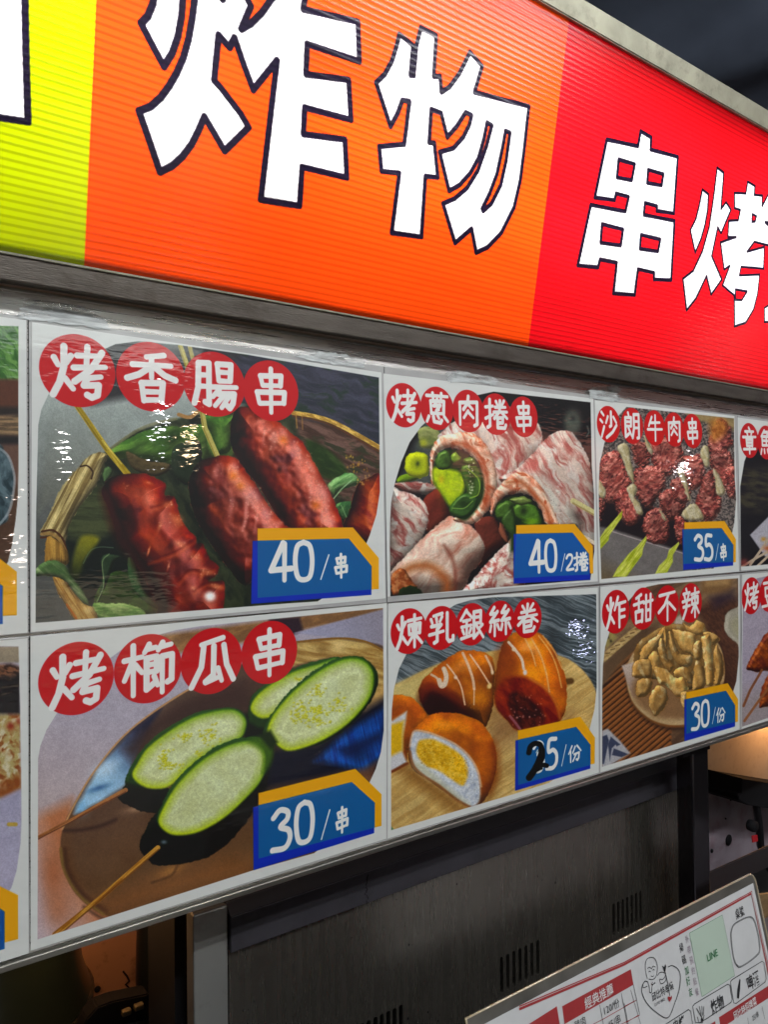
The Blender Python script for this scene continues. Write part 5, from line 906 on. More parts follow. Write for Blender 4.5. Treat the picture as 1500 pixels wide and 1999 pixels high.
for f in fo:
    c = sum((vo[i] for i in f), Vector((0, 0))) / len(f); key = None
    for k, Q in enumerate(grown):
        if sd_poly(np.array([[c.x]]), np.array([[c.y]]), Q)[0, 0] > 0: key = k; break
    if key in (1,): key = 2
    if key in (5, 6): key = 7
    if key is None: key = 'a' if c.x < ua else ('b' if c.x < ub else 'c')
    owner.setdefault(key, []).append(tuple(f))
plabel = {'a': 'yellow green backlit section', 'b': 'orange backlit section', 'c': 'red backlit section'}
def sheet_piece(name, fl):
    ids = sorted({i for f in fl for i in f}); mp = {i: k for k, i in enumerate(ids)}
    V = [sp(vo[i].x, vo[i].y) for i in ids]; uvs = [((vo[i].x - U0) / (U1 - U0), vo[i].y / SH) for i in ids]
    return mesh(name, V, [tuple(mp[i] for i in f) for f in fl], SM, sign, uvs=uvs)
for key, fl in owner.items():
    o = sheet_piece('colour_panel' if isinstance(key, str) else 'sign_character', fl)
    if key in plabel: o['label'] = plabel[key]
# box behind: rails, casing, tubes
DEP = .13
def sbox(name, u0, u1, v0, v1, o0, o1, m, parent, bev=0):
    pts = [sp(u0, v0, o0), sp(u1, v0, o0), sp(u1, v1, o0), sp(u0, v1, o0)]
    return prism(name, pts, SN * (o1 - o0), m, parent, bev)
sbox('bottom_rail', U0 - .02, U1 + .02, -.021, .0015, -.03, .005, RAILM, sign, .0012)
sbox('bottom_lip', U0 - .02, U1 + .02, .0018, .0042, -.002, .0065, RAILT, sign, .0006)
sbox('top_rail', U0 - .02, U1 + .02, SH - .001, SH + .030, -.03, .007, RAILT, sign, .0015)
sbox('light_block_strip', U0 - .02, U1 + .02, .0045, .0125, -.0016, -.0010, BLACK, sign); sbox('light_block_strip', U0 - .02, U1 + .02, SH - .034, SH - .0015, -.020, -.0195, BLACK, sign)  # black strips added behind the sheet to block tube light along both edges
sbox('casing_back', U0 - .02, U1 + .02, -.02, SH + .03, -DEP - .004, -DEP, BOXW, sign)
sbox('casing_floor', U0 - .02, U1 + .02, -.021, -.017, -DEP, -.031, BOXW, sign)
sbox('casing_top', U0 - .02, U1 + .02, SH + .026, SH + .030, -DEP, -.031, BOXW, sign)
sbox('casing_end', U0 - .024, U0 - .0202, -.02, SH + .03, -DEP, -.001, BOXW, sign); sbox('casing_end', U1 + .0202, U1 + .024, -.02, SH + .03, -DEP, -.001, BOXW, sign)
TUBE = bpy.data.materials.new('lit_tube'); TUBE.use_nodes = True; nt = TUBE.node_tree; nt.nodes.clear(); e = nd(nt, 'ShaderNodeEmission'); e.inputs[0].default_value = (1, .98, .96, 1); e.inputs[1].default_value = 13.5; o_ = nd(nt, 'ShaderNodeOutputMaterial'); nt.links.new(e.outputs[0], o_.inputs[0])
for fv in (.43, .76):
    for (a, b) in ((U0 + .02, U0 + .82), (U0 + .86, U0 + 1.66), (U0 + 1.70, U1 - .02)):
        c = sp(0, SH * fv, -.07); lathe('lamp_tube', (0, c[1], c[2]), [(.001, a), (.013, a), (.013, b), (.001, b)], TUBE, sign, 16, 'x')

# ---- steel backing board
bd = empty('steel_menu_board', (.3, 0, -.6)); tag(bd, 'long brushed stainless steel board the food posters are taped onto', 'board')
ZT, ZB = .029, -.6085
box('board_sheet', (-1.0, 0, ZB), (2.3, .016, ZT), STEEL, bd, .001)
box('bottom_lip', (-1.0, -.008, ZB - .0035), (2.3, -.0005, ZB + .003), mat('bright_folded_edge', (.55, .54, .50), .30, .95, noise=.1, nscale=30), bd, .001)
box('top_edge', (-1.0, -.0035, ZT - .0025), (2.3, -.0002, ZT + .001), mat('bright_top_edge', (.6, .6, .56), .3, .9), bd, .0005)

# ---- posters
def poster_mat(name, cv, gain=1.12):
    m = bpy.data.materials.new(name); m.use_nodes = True; nt = m.node_tree; b = nt.nodes['Principled BSDF']; L = nt.links.new
    ti = nd(nt, 'ShaderNodeTexImage'); ti.image = to_image(name, cv.C, gain); uv = nd(nt, 'ShaderNodeUVMap'); L(uv.outputs[0], ti.inputs[0]); L(ti.outputs[0], b.inputs['Base Color'])
    b.inputs['Roughness'].default_value = .55; b.inputs['Specular IOR Level'].default_value = .3
    b.inputs['Coat Weight'].default_value = 1; b.inputs['Coat Roughness'].default_value = .03; b.inputs['Coat IOR'].default_value = 1.5
    tc = nd(nt, 'ShaderNodeTexCoord'); mp = nd(nt, 'ShaderNodeMapping'); mp.inputs['Scale'].default_value = (.42, 1, 1.5); L(tc.outputs['Object'], mp.inputs[0])
    n1 = nd(nt, 'ShaderNodeTexNoise'); n1.inputs['Scale'].default_value = 165; n1.inputs['Detail'].default_value = 1; L(mp.outputs[0], n1.inputs['Vector'])
    n2 = nd(nt, 'ShaderNodeTexNoise'); n2.inputs['Scale'].default_value = 9; n2.inputs['Detail'].default_value = 2; L(mp.outputs[0], n2.inputs['Vector'])
    b1 = nd(nt, 'ShaderNodeBump'); b1.inputs['Strength'].default_value = 1; b1.inputs['Distance'].default_value = .00015; L(n1.outputs[0], b1.inputs['Height'])
    b2 = nd(nt, 'ShaderNodeBump'); b2.inputs['Strength'].default_value = 1; b2.inputs['Distance'].default_value = .0016; L(n2.outputs[0], b2.inputs['Height']); L(b1.outputs[0], b2.inputs['Normal'])
    L(b2.outputs[0], b.inputs['Coat Normal'])
    return m
SLEEVE = mat('clear_plastic_sleeve', (.42, .42, .415), .22, 0.0, coat=.6, noise=.12, nscale=20, bump=.25, bscale=30)
def inv_st(cv, P):
    t, v = .5, .5
    for _ in range(6):
        Q = cv.at(t, v); a, b, c, d = cv.c4; Tt = (b - a) * (1 - v) + (c - d) * v; Tv = (d - a) * (1 - t) + (c - b) * t
        A = np.array([[Tt[0], Tv[0]], [Tt[2], Tv[2]]]); r = np.array([P[0] - Q[0], P[2] - Q[2]]); dt, dv = np.linalg.solve(A, r); t += dt; v += dv
    return t, v
def sheet_from_pts(name, cv, pts, off, m, parent):
    cen = np.mean(pts, axis=0); V = [np.array(p) + [0, off, 0] for p in pts]
    uvs = []
    for p in pts: t, v = inv_st(cv, p); uvs.append((t, 1 - v))
    return mesh(name, V, [tuple(range(len(V)))], m, parent, uvs=uvs)
def make_poster(cv, label, col, row):
    for (ch, cx, cy, w, h, sw) in cv.late: glyph(cv, ch, cx, cy, w, h, sw=sw)
    if getattr(cv, 'marker', False):
        Z = cv.Z
        for p, r in (((1010, 1105, 1022, 1062, 1055, 1040, 1090, 1050, 1100, 1085), 5.2), ((1100, 1085, 1098, 1140, 1070, 1190, 1040, 1240, 1012, 1278), 6.5), ((1098, 1120, 1080, 1170, 1060, 1210), 7), ((1060, 1200, 1110, 1190, 1135, 1195), 4.5), ((1005, 1285, 1050, 1240, 1100, 1215), 2.2)):
            cv.line(Z(*p), r, (10, 10, 12), soft=.5, curve=len(p) > 4)
        cv.line(Z(1062, 1105, 1072, 1085), 1.0, (205, 205, 200)); cv.line(Z(1070, 1245, 1095, 1228), 1.1, (205, 205, 200))
    W = .42425; H = .30175; x0, x1 = (col - 1) * W + .0006, col * W - .0006; z1, z0 = -(row) * H - .001 + (.004 if row == 0 else -.0005), -(row + 1) * H + .001
    root = empty('menu_poster', tuple(cv.at(.5, 1.0))); tag(root, label, 'poster', 'laminated food posters on the board')
    m = poster_mat('poster_print', cv)
    box('plastic_sleeve', (x0, -.0036, z0), (x1, -.0006, z1), SLEEVE, root, .0005)
    N = 10; V = []; F = []; uvs = []
    for j in range(N + 1):
        for i in range(N + 1):
            t, v = i / N, j / N; V.append(cv.at(t, v)); uvs.append((t, 1 - v))
    for j in range(N):
        for i in range(N): a = j * (N + 1) + i; F.append((a, a + N + 1, a + N + 2, a + 1))
    mesh('printed_sheet', V, F, m, root, uvs=uvs)
    for k, (cx, cy, r) in enumerate(cv.badges):
        c = on_y(cx, cy, cv.o[1]); pts = [c + cv.ex * (r / 1000 * math.cos(a)) + cv.ey * (r / 1000 * math.sin(a)) for a in np.linspace(0, 2 * PI, 40, endpoint=False)]
        if inv_st(cv, c)[0] > .97: continue
        sheet_from_pts('title_badge', cv, pts, -.00012 - .00003 * k, m, root)
    if cv.tagpoly:
        for k, pl in enumerate(cv.tagpoly):
            pts = [on_y(x, y, cv.o[1]) for x, y in pl]; lo = cv.at(0, 0)[0] + .002; pts = [np.array([max(p[0], lo), p[1], p[2]]) for p in pts]
            sheet_from_pts(('price_tag_border', 'price_tag')[k], cv, pts, -.0003 - .00006 * k, m, root)
    cv.C = None
    return root
make_poster(paint_sausage(), 'poster of grilled sausages on skewers in a bamboo basket, price 40', 1, 0)
make_poster(paint_zucchini(), 'poster of sliced green zucchini skewers on a metal plate, price 30', 1, 1)
make_poster(paint_rolls(), 'poster of pork rolls stuffed with green leek, five round title badges, price 40 for two', 2, 0)
make_poster(paint_buns(), 'poster of golden glazed buns, its price altered to 25 with black marker', 2, 1)
make_poster(paint_beef(), 'poster of raw beef chunks on pale green skewers, price 35', 3, 0)
make_poster(paint_tempura(), 'poster of fried fish cake strips in a wooden bowl, price 30', 3, 1)
make_poster(paint_left_top(), 'cut off poster with green leaves and brown table, left of the sausage poster', 0, 0)
make_poster(paint_left_bottom(), 'cut off poster with charred pizza like bread, left of the zucchini poster', 0, 1)
make_poster(paint_right_top(), 'cut off dark poster with white tray, at the far right of the top row', 4, 0)
make_poster(paint_right_bottom(), 'cut off pale poster with brown skewers, at the far right of the bottom row', 4, 1)

# ---- smears of clear sealant holding the top edges
TAPE = bpy.data.materials.new('cloudy_clear_glue'); TAPE.use_nodes = True; nt = TAPE.node_tree; b = nt.nodes['Principled BSDF']
b.inputs['Base Color'].default_value = (.62, .66, .66, 1); b.inputs['Roughness'].default_value = .3; b.inputs['Alpha'].default_value = .5
n = nd(nt, 'ShaderNodeTexNoise'); n.inputs['Scale'].default_value = 60; n.inputs['Detail'].default_value = 5; tc = nd(nt, 'ShaderNodeTexCoord'); mp = nd(nt, 'ShaderNodeMapping'); mp.inputs['Scale'].default_value = (.3, 1, 1.6); nt.links.new(tc.outputs['Object'], mp.inputs[0]); nt.links.new(mp.outputs[0], n.inputs['Vector'])
bp = nd(nt, 'ShaderNodeBump'); bp.inputs['Distance'].default_value = .003; nt.links.new(n.outputs[0], bp.inputs['Height']); nt.links.new(bp.outputs[0], b.inputs['Normal'])
r = nd(nt, 'ShaderNodeMapRange'); r.inputs[1].default_value = .3; r.inputs[2].default_value = .7; r.inputs[1].default_value = .38; r.inputs[2].default_value = .62; r.inputs[3].default_value = .12; r.inputs[4].default_value = .7; nt.links.new(n.outputs[0], r.inputs[0]); nt.links.new(r.outputs[0], b.inputs['Alpha'])
for pl, lab in (([(34, 610), (60, 592), (95, 598), (150, 602), (200, 618), (210, 632), (206, 641), (150, 636), (90, 628), (50, 624), (36, 618)], 'wide cloudy glue smear above the left corner of the sausage poster'),
                ([(583, 690), (610, 683), (650, 690), (708, 699), (711, 712), (704, 720), (650, 710), (590, 702)], 'cloudy glue smear above the right end of the sausage poster'),
                ([(876, 733), (885, 724), (930, 730), (968, 738), (967, 750), (930, 748), (880, 745)], 'small cloudy glue smear above the middle of the pork roll poster'),
                ([(1152, 763), (1168, 756), (1204, 754), (1212, 775), (1205, 783), (1180, 783), (1152, 776)], 'cloudy tape patch where the pork roll and beef posters meet')):
    q = smooth(pl, 6); rj = np.random.RandomState(len(lab)); q = q + rj.randn(*q.shape) * np.array([3.2, 1.5]); pts = [on_y(x, y, -.0046) for x, y in q]; o = prism('glue_smear', pts, (0, -.00025, 0), TAPE); tag(o, lab, 'glue smear', 'glue smears along the board top')

# ---- oven below the board
Y0 = .10
def fx(px, py, Y=Y0): return on_y(px, py, Y)
oven = empty('steel_oven', (.7, .3, -1.6)); tag(oven, 'big dull stainless steel oven with slotted vents, standing below the posters', 'oven')
xl, xm = .2017, .2478; ztop = -.668; xr = 1.285
box('corner_post', (xl, Y0 - .004, -1.6), (xm - .0015, Y0 + .02, ztop - .003), mat('lighter_corner_steel', (.34, .345, .33), .45, .7, noise=.1, nscale=8, dirt=(.12, .10, .08), dscale=10), oven, .002)
box('top_band', (xm, Y0 - .010, -.7290), (xr, Y0 + .05, -.684), STEEL_D, oven, .0015)
prism('top_bevel', [(xm, Y0 - .009, -.684), (xm, Y0 + .004, -.672), (xm, Y0 + .05, -.672), (xm, Y0 + .05, -.684)], (xr - xm, 0, 0), mat('bevel_steel', (.16, .155, .165), .4, .7), oven)
prism('housing', [(xl, Y0 + .06, -.674), (1.20, Y0 + .06, -.674), (1.285, Y0 + .06, -.735), (1.285, Y0 + .06, -1.6), (xl, Y0 + .06, -1.6)], (0, .10, 0), BLACK, oven)
g2t, g2b = fx(980, 1868), fx(981, 1938); zt, zb = g2t[2], g2b[2]
slots = []
def slot_group(px0, px1, py, n):
    a, b = fx(px0, py)[0], fx(px1, py)[0]
    for k in range(n): slots.append(a + (b - a) * k / (n - 1))
slot_group(707, 783, 1980, 7); slot_group(980, 1051, 1890, 7); slot_group(1199, 1252, 1790, 7)
V2 = []; E2 = []
def lp(P):
    b = len(V2); V2.extend(Vector(p) for p in P); E2.extend((b + k - 1 if k else b + len(P) - 1, b + k) for k in range(len(P)))
lp([(xm + .001, -1.6), (xr, -1.6), (xr, -.7300), (xm + .001, -.7300)]); HR = .0036; holes2 = []
for x in slots:
    P = [(x + HR * math.cos(a), (zt - HR if a < PI else zb + HR) + HR * math.sin(a)) for a in np.linspace(0, 2 * PI, 16, endpoint=False)]
    lp(P); holes2.append(x)
vo2, _, fo2, _, _, _ = geometry.delaunay_2d_cdt(V2, E2, [], 1, 1e-7)
keep = []
for f in fo2:
    c = sum((vo2[i] for i in f), Vector((0, 0))) / len(f)
    if any(abs(c.x - x) < HR and zb < c.y < zt for x in holes2): continue
    keep.append(tuple(f))
bm = bmesh.new(); bv = [bm.verts.new((v.x, Y0, v.y)) for v in vo2]
for f in keep: bm.faces.new([bv[i] for i in f])
ed = [e_ for e_ in bm.edges if e_.is_boundary]; r = bmesh.ops.extrude_edge_only(bm, edges=ed); bmesh.ops.translate(bm, vec=(0, .006, 0), verts=[v for v in r['geom'] if isinstance(v, bmesh.types.BMVert)])
bmobj('front_panel', bm, STEEL2, oven)

sc_bm = bmesh.new(); rsn = np.random.RandomState(5)
for k in range(90):
    x = xm + .01 + rsn.rand() ** 1.2 * .9; z = -.74 - rsn.rand() * .35; r_ = .0006 + .0013 * rsn.rand() ** 3
    f_ = sc_bm.faces.new([sc_bm.verts.new((x + r_ * (.7 + .6 * rsn.rand()) * math.cos(t), Y0 - .0004, z + r_ * 1.4 * math.sin(t))) for t in np.linspace(0, 2 * PI, 7, endpoint=False)])
for (x0, z0, n_) in ((fx(708, 1722)[0], -.690, 26),):
    for k in range(n_):
        x, z = x0 + rsn.randn() * .0014, z0 - k * .0016; r_ = .0004 + .0008 * rsn.rand()
        sc_bm.faces.new([sc_bm.verts.new((x + r_ * math.cos(t), Y0 - .0108, z + r_ * 1.5 * math.sin(t))) for t in np.linspace(0, 2 * PI, 7, endpoint=False)])
so_ = bmobj('grease_specks', sc_bm, BLACK, oven); so_['kind'] = 'stuff'
# ---- post holding the board on the right
def post(label, px0, px1, py, Y, m):
    a, b = on_y(px0, py, Y)[0], on_y(px1, py, Y)[0]
    root = empty('steel_post', ((a + b) / 2, Y, -1.85)); tag(root, label, 'post')
    box('square_tube', (a, Y, -1.85), (b, Y + .035, -.612), m, root, .004)
    box('top_bracket', (a - .03, Y - .002, -.632), (b + .002, Y - .0005, -.6125), m, root, .0004)
    return root
post('polished steel post under the right end of the board', 1355, 1387, 1600, .02, mat('polished_post', (.10, .09, .10), .14, .95, noise=.1, nscale=8))

# ---- kitchen seen past the post
WARM = mat('greasy_beige_board', (.52, .42, .29), .5, noise=.12, nscale=6, dirt=(.22, .13, .07), dscale=40, damt=.35)
a, b = on_y(1290, 1400, .55), on_y(1500, 1400, .55)
pk = prism('beige_hood_panel', [on_y(1250, 1380, .55), on_y(1640, 1300, .55), on_y(1640, 1570, .55), on_y(1388, 1503, .55), on_y(1250, 1470, .55)], (0, .02, 0), WARM, bev=.001); tag(pk, 'greasy beige hood panel lit warm orange behind the steel post', 'panel')
PINK = mat('spattered_pale_counter', (.36, .31, .36), .35, coat=.3, noise=.16, nscale=5, dirt=(.20, .07, .08), dscale=14, damt=.5)
ct = prism('prep_counter_panel', [on_y(1340, 1480, .60), on_y(1640, 1560, .60), on_y(1640, 1640, .60), on_y(1500, 1672, .60), on_y(1340, 1740, .60)], (0, .02, 0), PINK); tag(ct, 'pale pinkish spattered panel behind the post, holed and stained', 'panel')
def disc(name, px, py, Y, r, m, parent, dx=1.0):
    c = on_y(px, py, Y); return lathe(name, c, [(.0001, .001), (r, .001), (r, -.001), (.0001, -.001)], m, parent, 24, 'y')
for (x, y, r) in ((1424, 1640, .018), (1428, 1560, .006), (1418, 1598, .003), (1391, 1661, .007)): o = disc('round_hole', x, y, .598, r, BLACK, ct)
tube('curved_wire', [on_y(x, y, .59) for x, y in smooth_open([(1386, 1530), (1398, 1522), (1408, 1508), (1412, 1500)], 5)], .003, mat('pink_wire', (.45, .33, .36), .4), ct)
clampo = empty('black_burner_head', tuple(on_y(1470, 1600, .45))); tag(clampo, 'black burner head with a hanging pipe, at the right edge behind the post', 'burner')
prism('head_block', [on_y(x, y, .45) for x, y in ((1450, 1520), (1640, 1550), (1640, 1600), (1500, 1578), (1462, 1572), (1444, 1562), (1442, 1553), (1449, 1548))], (0, .12, 0), BLACK, clampo, .002)
tube('hanging_pipe', [on_y(x, y, .47) for x, y in ((1476, 1560), (1482, 1600), (1486, 1650), (1500, 1690), (1520, 1720))], .012, mat('dark_pipe', (.03, .03, .035), .3, .7), clampo)
prism('red_tag', [on_y(x, y, .462) for x, y in ((1470, 1632), (1480, 1630), (1481, 1642), (1471, 1645))], (0, .003, 0), mat('red_plastic', (.6, .02, .03), .4), clampo)
lathe('valve', on_y(1470, 1612, .46), [(.001, -.012), (.016, -.012), (.018, 0), (.016, .012), (.001, .012)], BLACK, clampo, 20, 'y')
rl = prism('dark_shelf_rail', [on_y(x, y, .30) for x, y in ((1386, 1703), (1560, 1625), (1560, 1668), (1386, 1745))], (0, .006, 0), mat('shelf_rail', (.07, .06, .065), .35, .5), bev=.002); tag(rl, 'dark steel shelf rail running behind the order sheet holder', 'rail')
wb = prism('wooden_ledge', [on_y(x, y, .12) for x, y in ((1440, 1752), (1700, 1720), (1700, 2100), (1440, 2100))], (0, .006, 0), mat('wood_ledge', (.30, .19, .09), .5, noise=.3, nscale=9, stretch=(1, 1, 12))); tag(wb, 'brown wooden ledge just visible right of the order sheet holder', 'ledge')
HOT = bpy.data.materials.new('warm_bulb_glass'); HOT.use_nodes = True; HOT.node_tree.nodes['Principled BSDF'].inputs['Emission Color'].default_value = (1, .48, .18, 1); HOT.node_tree.nodes['Principled BSDF'].inputs['Emission Strength'].default_value = 60
wl = empty('hood_lamp', tuple(on_y(1585, 1345, .46))); tag(wl, 'warm bulb glowing out of sight behind the right end of the board', 'lamp')
lathe('bulb', on_y(1560, 1385, .45), [(.0005, -.035), (.02, -.03), (.03, -.01), (.03, .008), (.018, .03), (.013, .045)], HOT, wl, 20)
lathe('socket', on_y(1560, 1385, .45) + [0, 0, .045], [(.014, 0), (.016, .005), (.016, .05), (.001, .052)], BLACK, wl, 20)

kl = empty('added_fill_bulb', tuple(on_y(150, 1640, .38))); tag(kl, 'added warm fill bulb, unseen behind the left end of the board', 'lamp')  # bulb added to brighten the pot and cardboard below
WB = HOT.copy(); WB.node_tree.nodes['Principled BSDF'].inputs['Emission Strength'].default_value = 42
lathe('bulb', on_y(180, 1640, .33), [(.0005, -.035), (.02, -.03), (.03, -.01), (.03, .008), (.018, .03), (.013, .045)], WB, kl, 20)
lathe('socket', on_y(180, 1640, .33) + [0, 0, .045], [(.014, 0), (.016, .005), (.016, .05), (.001, .052)], BLACK, kl, 20)
# ---- clutter under the board at the left
POT = mat('dark_green_pot', (.020, .030, .022), .3, .3, coat=.4, noise=.4, nscale=7)
pt = empty('stock_pot', (0.0, .42, -1.6)); tag(pt, 'dark green black stock pot below the board, at the left corner', 'pot')
pc = on_y(45, 1930, .40)
lathe('pot_body', (pc[0] - .062, pc[1] + .1, 0), [(.001, -1.4), (.155, -1.4), (.165, -1.05), (.172, -.93)], mat('pot_side', (.035, .034, .026), .35, .6, noise=.4, nscale=5), pt)
lathe('pot_rim', (pc[0] - .062, pc[1] + .1, 0), [(.172, -.93), (.180, -.925), (.181, -.918), (.174, -.914)], mat('rim_metal', (.12, .13, .11), .25, .8), pt)
lathe('pot_lid', (pc[0] - .062, pc[1] + .1, 0), [(.176, -.913), (.165, -.88), (.15, -.78), (.14, -.70), (.001, -.69)], POT, pt)
cb = prism('cardboard_panel', [on_y(x, y, .52) for x, y in ((140, 1700), (300, 1700), (300, 1945), (262, 1948), (215, 1960), (175, 1990), (168, 2060), (120, 2060))], (0, .02, 0), mat('smoky_cardboard', (.46, .25, .16), .7, noise=.15, nscale=6, dirt=(.05, .02, .012), dscale=22, damt=.6)); tag(cb, 'reddish brown stained board seen between pot and oven', 'board')
for (x, y, r) in ((190, 1931, .005), (218, 1950, .004)): disc('dark_spot', x, y, .519, r, BLACK, cb)
tube('scorch_mark', [on_y(x, y, .519) for x, y in ((240, 1896), (248, 1906), (252, 1915), (245, 1922), (256, 1932))], .0016, BLACK, cb)
gb = empty('black_gas_canister', (0.2, .4, -1.6)); tag(gb, 'black rounded canister against the left side of the oven', 'canister')
gc = on_y(330, 1900, .36); lathe('canister_body', (gc[0] + .020, gc[1] + .05, 0), [(.001, -1.6), (.052, -1.6), (.053, -.9), (.050, -.80), (.036, -.745), (.001, -.72)], mat('gloss_black', (.010, .012, .014), .35, coat=.2), gb)
lathe('canister_rivet', on_y(367, 1851, .28), [(.0005, -.004), (.003, -.003), (.004, 0), (.003, .003)], mat('rivet', (.5, .5, .5), .3, .9), gb, 12, 'y')
st = empty('burner_knob_strip', tuple(on_y(230, 1990, .34))); tag(st, 'black strip with two tan knobs at the bottom left', 'strip')
prism('strip_body', [on_y(x, y, .34) for x, y in ((150, 2040), (168, 1990), (190, 1966), (220, 1955), (290, 1940), (300, 1990), (250, 1999), (200, 2010), (170, 2040))], (0, .03, 0), BLACK, st, .002)
for (x, y) in ((246, 1975), (270, 1964)): box('tan_knob', tuple(on_y(x - 9, y + 9, .335) - [0, .006, 0]), tuple(on_y(x + 9, y - 9, .335) + [0, .004, 0]), mat('tan_plastic', (.13, .11, .06), .5), st, .002)

# ---- order sheet in its clear holder
CT = math.radians(12.2); CUP = np.array([0, math.sin(CT), math.cos(CT)]); CN = np.cross(XAX, CUP); CN = CN if CN[1] < 0 else -CN; CN /= np.linalg.norm(CN)
CO = on_y(1190, 1845, -.29)
def cp(x, y, off=0.0): return on_plane(x, y, CO + CN * off, CN)
hold = empty('order_sheet_holder', tuple(cp(1190, 1990))); tag(hold, 'clear plastic holder with a printed paper order sheet, leaning at the lower right', 'order sheet')
TL, TR = cp(911, 1989), cp(1473, 1703)
ctop = (TL[2] + TR[2]) / 2; base = TL.copy(); HL = .30; Wc = TR[0] - TL[0]
def cc(a, b, off=0.0): return TL + XAX * a + (TR - TL - XAX * Wc) * (a / Wc) + CUP * b + CN * off
ACR = mat('smoky_clear_acrylic', (.10, .095, .085), .15, 0, coat=1, noise=.3, nscale=30, bump=.2, bscale=60)
EDG = mat('acrylic_edge', (.50, .42, .30), .2, .3, coat=1, noise=.3, nscale=20)
R_ = .012; corner = [cc(Wc - R_ + R_ * math.sin(t), -R_ + R_ * math.cos(t), -.003) for t in np.linspace(0, PI / 2, 7)]
prism('holder_back', [cc(0, 0, -.003)] + corner + [cc(Wc, -HL, -.003), cc(0, -HL, -.003)], CN * .0026, ACR, hold)
tube('holder_rim', [cc(0, -HL, -.0005), cc(0, 0, -.0005)] + [cc(Wc - R_ + R_ * math.sin(t), -R_ + R_ * math.cos(t), -.0005) for t in np.linspace(0, PI / 2, 7)] + [cc(Wc, -HL, -.0005)], .0013, EDG, hold)
PAPER = mat('order_paper', (.52, .53, .54), .6, noise=.05, nscale=40, spec=.25)
ptr = cp(1471, 1724); ptl_y = .0
pu = (ptr - TL)[0]; pv = (ptr - cc(pu, 0)) @ CUP
def pq(a, b, off): return cc(a, b, off)
prism('paper_sheet', [pq(.006, pv, .0), pq(pu, pv, .0), pq(pu, -HL + .01, .0), pq(.006, -HL + .01, .0)], CN * .0004, PAPER, hold)
INK = mat('black_ink', (.015, .015, .018), .6); REDI = mat('red_ink', (.30, .022, .025), .6, noise=.08, nscale=60); GRN = mat('green_ink', (.03, .16, .06), .6); PALEG = mat('pale_green_ink', (.40, .50, .42), .6); LIL = mat('grey_lilac_ink', (.27, .21, .26), .6); WPR = mat('white_print', (.62, .62, .62), .6)
Z6 = ZZ(1220, 1690, 5.357); Z7 = ZZ(900, 1850, 4.286)
def cquad(name, px, m, off=.0007): return mesh(name, [cp(x, y, off) for x, y in px], [tuple(range(len(px)))], m, hold)
def ribbon(name, px, w, m, off=.0009, closed=False):
    P = [cp(x, y, off) for x, y in px]
    if closed: P = P + [P[0]]
    V = []; F = []
    for i, p in enumerate(P):
        d = P[min(i + 1, len(P) - 1)] - P[max(i - 1, 0)]; d = d / (np.linalg.norm(d) + 1e-9); n = np.cross(d, CN) * w / 2; V += [p + n, p - n]
    for i in range(len(P) - 1): F.append((2 * i, 2 * i + 1, 2 * i + 3, 2 * i + 2))
    return mesh(name, V, F, m, hold)
def text(s, cx, cy, hpx, m, Z, off=.0009, bold=0.0, xs=1.0):
    (x, y), = Z(cx, cy); c = cp(x, y, off); a = cp(*Z(cx, cy - hpx / 2)[0], off); b = cp(*Z(cx, cy + hpx / 2)[0], off); h = abs((a - b) @ CUP)
    cu = bpy.data.curves.new('t', 'FONT'); cu.body = s; cu.align_x = 'CENTER'; cu.align_y = 'CENTER'; cu.size = 1; cu.offset = bold; cu.resolution_u = 2
    o = bpy.data.objects.new('t', cu); COL.objects.link(o); dg = bpy.context.evaluated_depsgraph_get(); me = bpy.data.meshes.new_from_object(o.evaluated_get(dg)); bpy.data.objects.remove(o)
    n = len(me.vertices)
    if n == 0: return
    co = np.empty(n * 3); me.vertices.foreach_get('co', co); co = co.reshape(-1, 3); lo, hi = co.min(0), co.max(0); mid = (lo + hi) / 2; k = h / (hi[1] - lo[1])
    W3 = c + np.outer((co[:, 0] - mid[0]) * k * xs, XAX) + np.outer((co[:, 1] - mid[1]) * k, CUP)
    me.vertices.foreach_set('co', W3.ravel()); me.materials.clear(); me.update()
    return link_mesh('printed_text', me, m, hold)
ribbon('red_border', Z6(-1100, 1470, 0, 1010, 1335, 268, 1500, 1010, 1560, 1300), .0010, REDI); ribbon('red_border', Z6(-1100, 1500, 0, 1032, 1328, 292, 1484, 1010, 1540, 1300), .0022, REDI)
cquad('header_bar', Z7(850, 490, 1425, 180, 1447, 310, 870, 640), REDI); cquad('header_bar', Z7(490, 690, 805, 490, 830, 640, 830, 900, 300, 900), REDI)
cquad('header_bar', Z6(990, 1585, 1500, 1260, 1640, 1170, 1640, 1300, 1500, 1390, 1010, 1700), REDI); cquad('header_bar', Z6(800, 1720, 950, 1625, 960, 1700, 820, 1780), REDI)
text('經典推薦', 1160, 405, 105, WPR, Z7, off=.0012, bold=.006); text('120/份', 1265, 492, 85, INK, Z7); text('45/串', 1285, 620, 85, INK, Z7); text('豬肉', 1000, 628, 80, INK, Z7)
for p in ([1165, 480, 1210, 720], [1345, 380, 1400, 660], [1447, 310, 1500, 560], [870, 640, 900, 800]): ribbon('table_line', Z7(*p), .0006, INK)
for p in ([1190, 600, 1470, 440], [1110, 640, 1190, 600], [1180, 720, 1500, 565]): ribbon('table_line', Z7(*p), .0006, REDI)
text('桌號', 1207, 490, 118, INK, Z6, xs=.8, bold=.01)
rr = smooth(Z6(1115, 760, 1120, 670, 1160, 600, 1290, 535, 1350, 550, 1385, 640, 1418, 820, 1400, 930, 1240, 1050, 1180, 1050, 1140, 960), 6)
ribbon('table_number_box', [tuple(p) for p in rr], .0007, INK, closed=True); cx_, cy_ = rr.mean(0); ribbon('table_number_box', [(cx_ + (x - cx_) * .95, cy_ + (y - cy_) * .96) for x, y in rr], .0005, INK, closed=True)
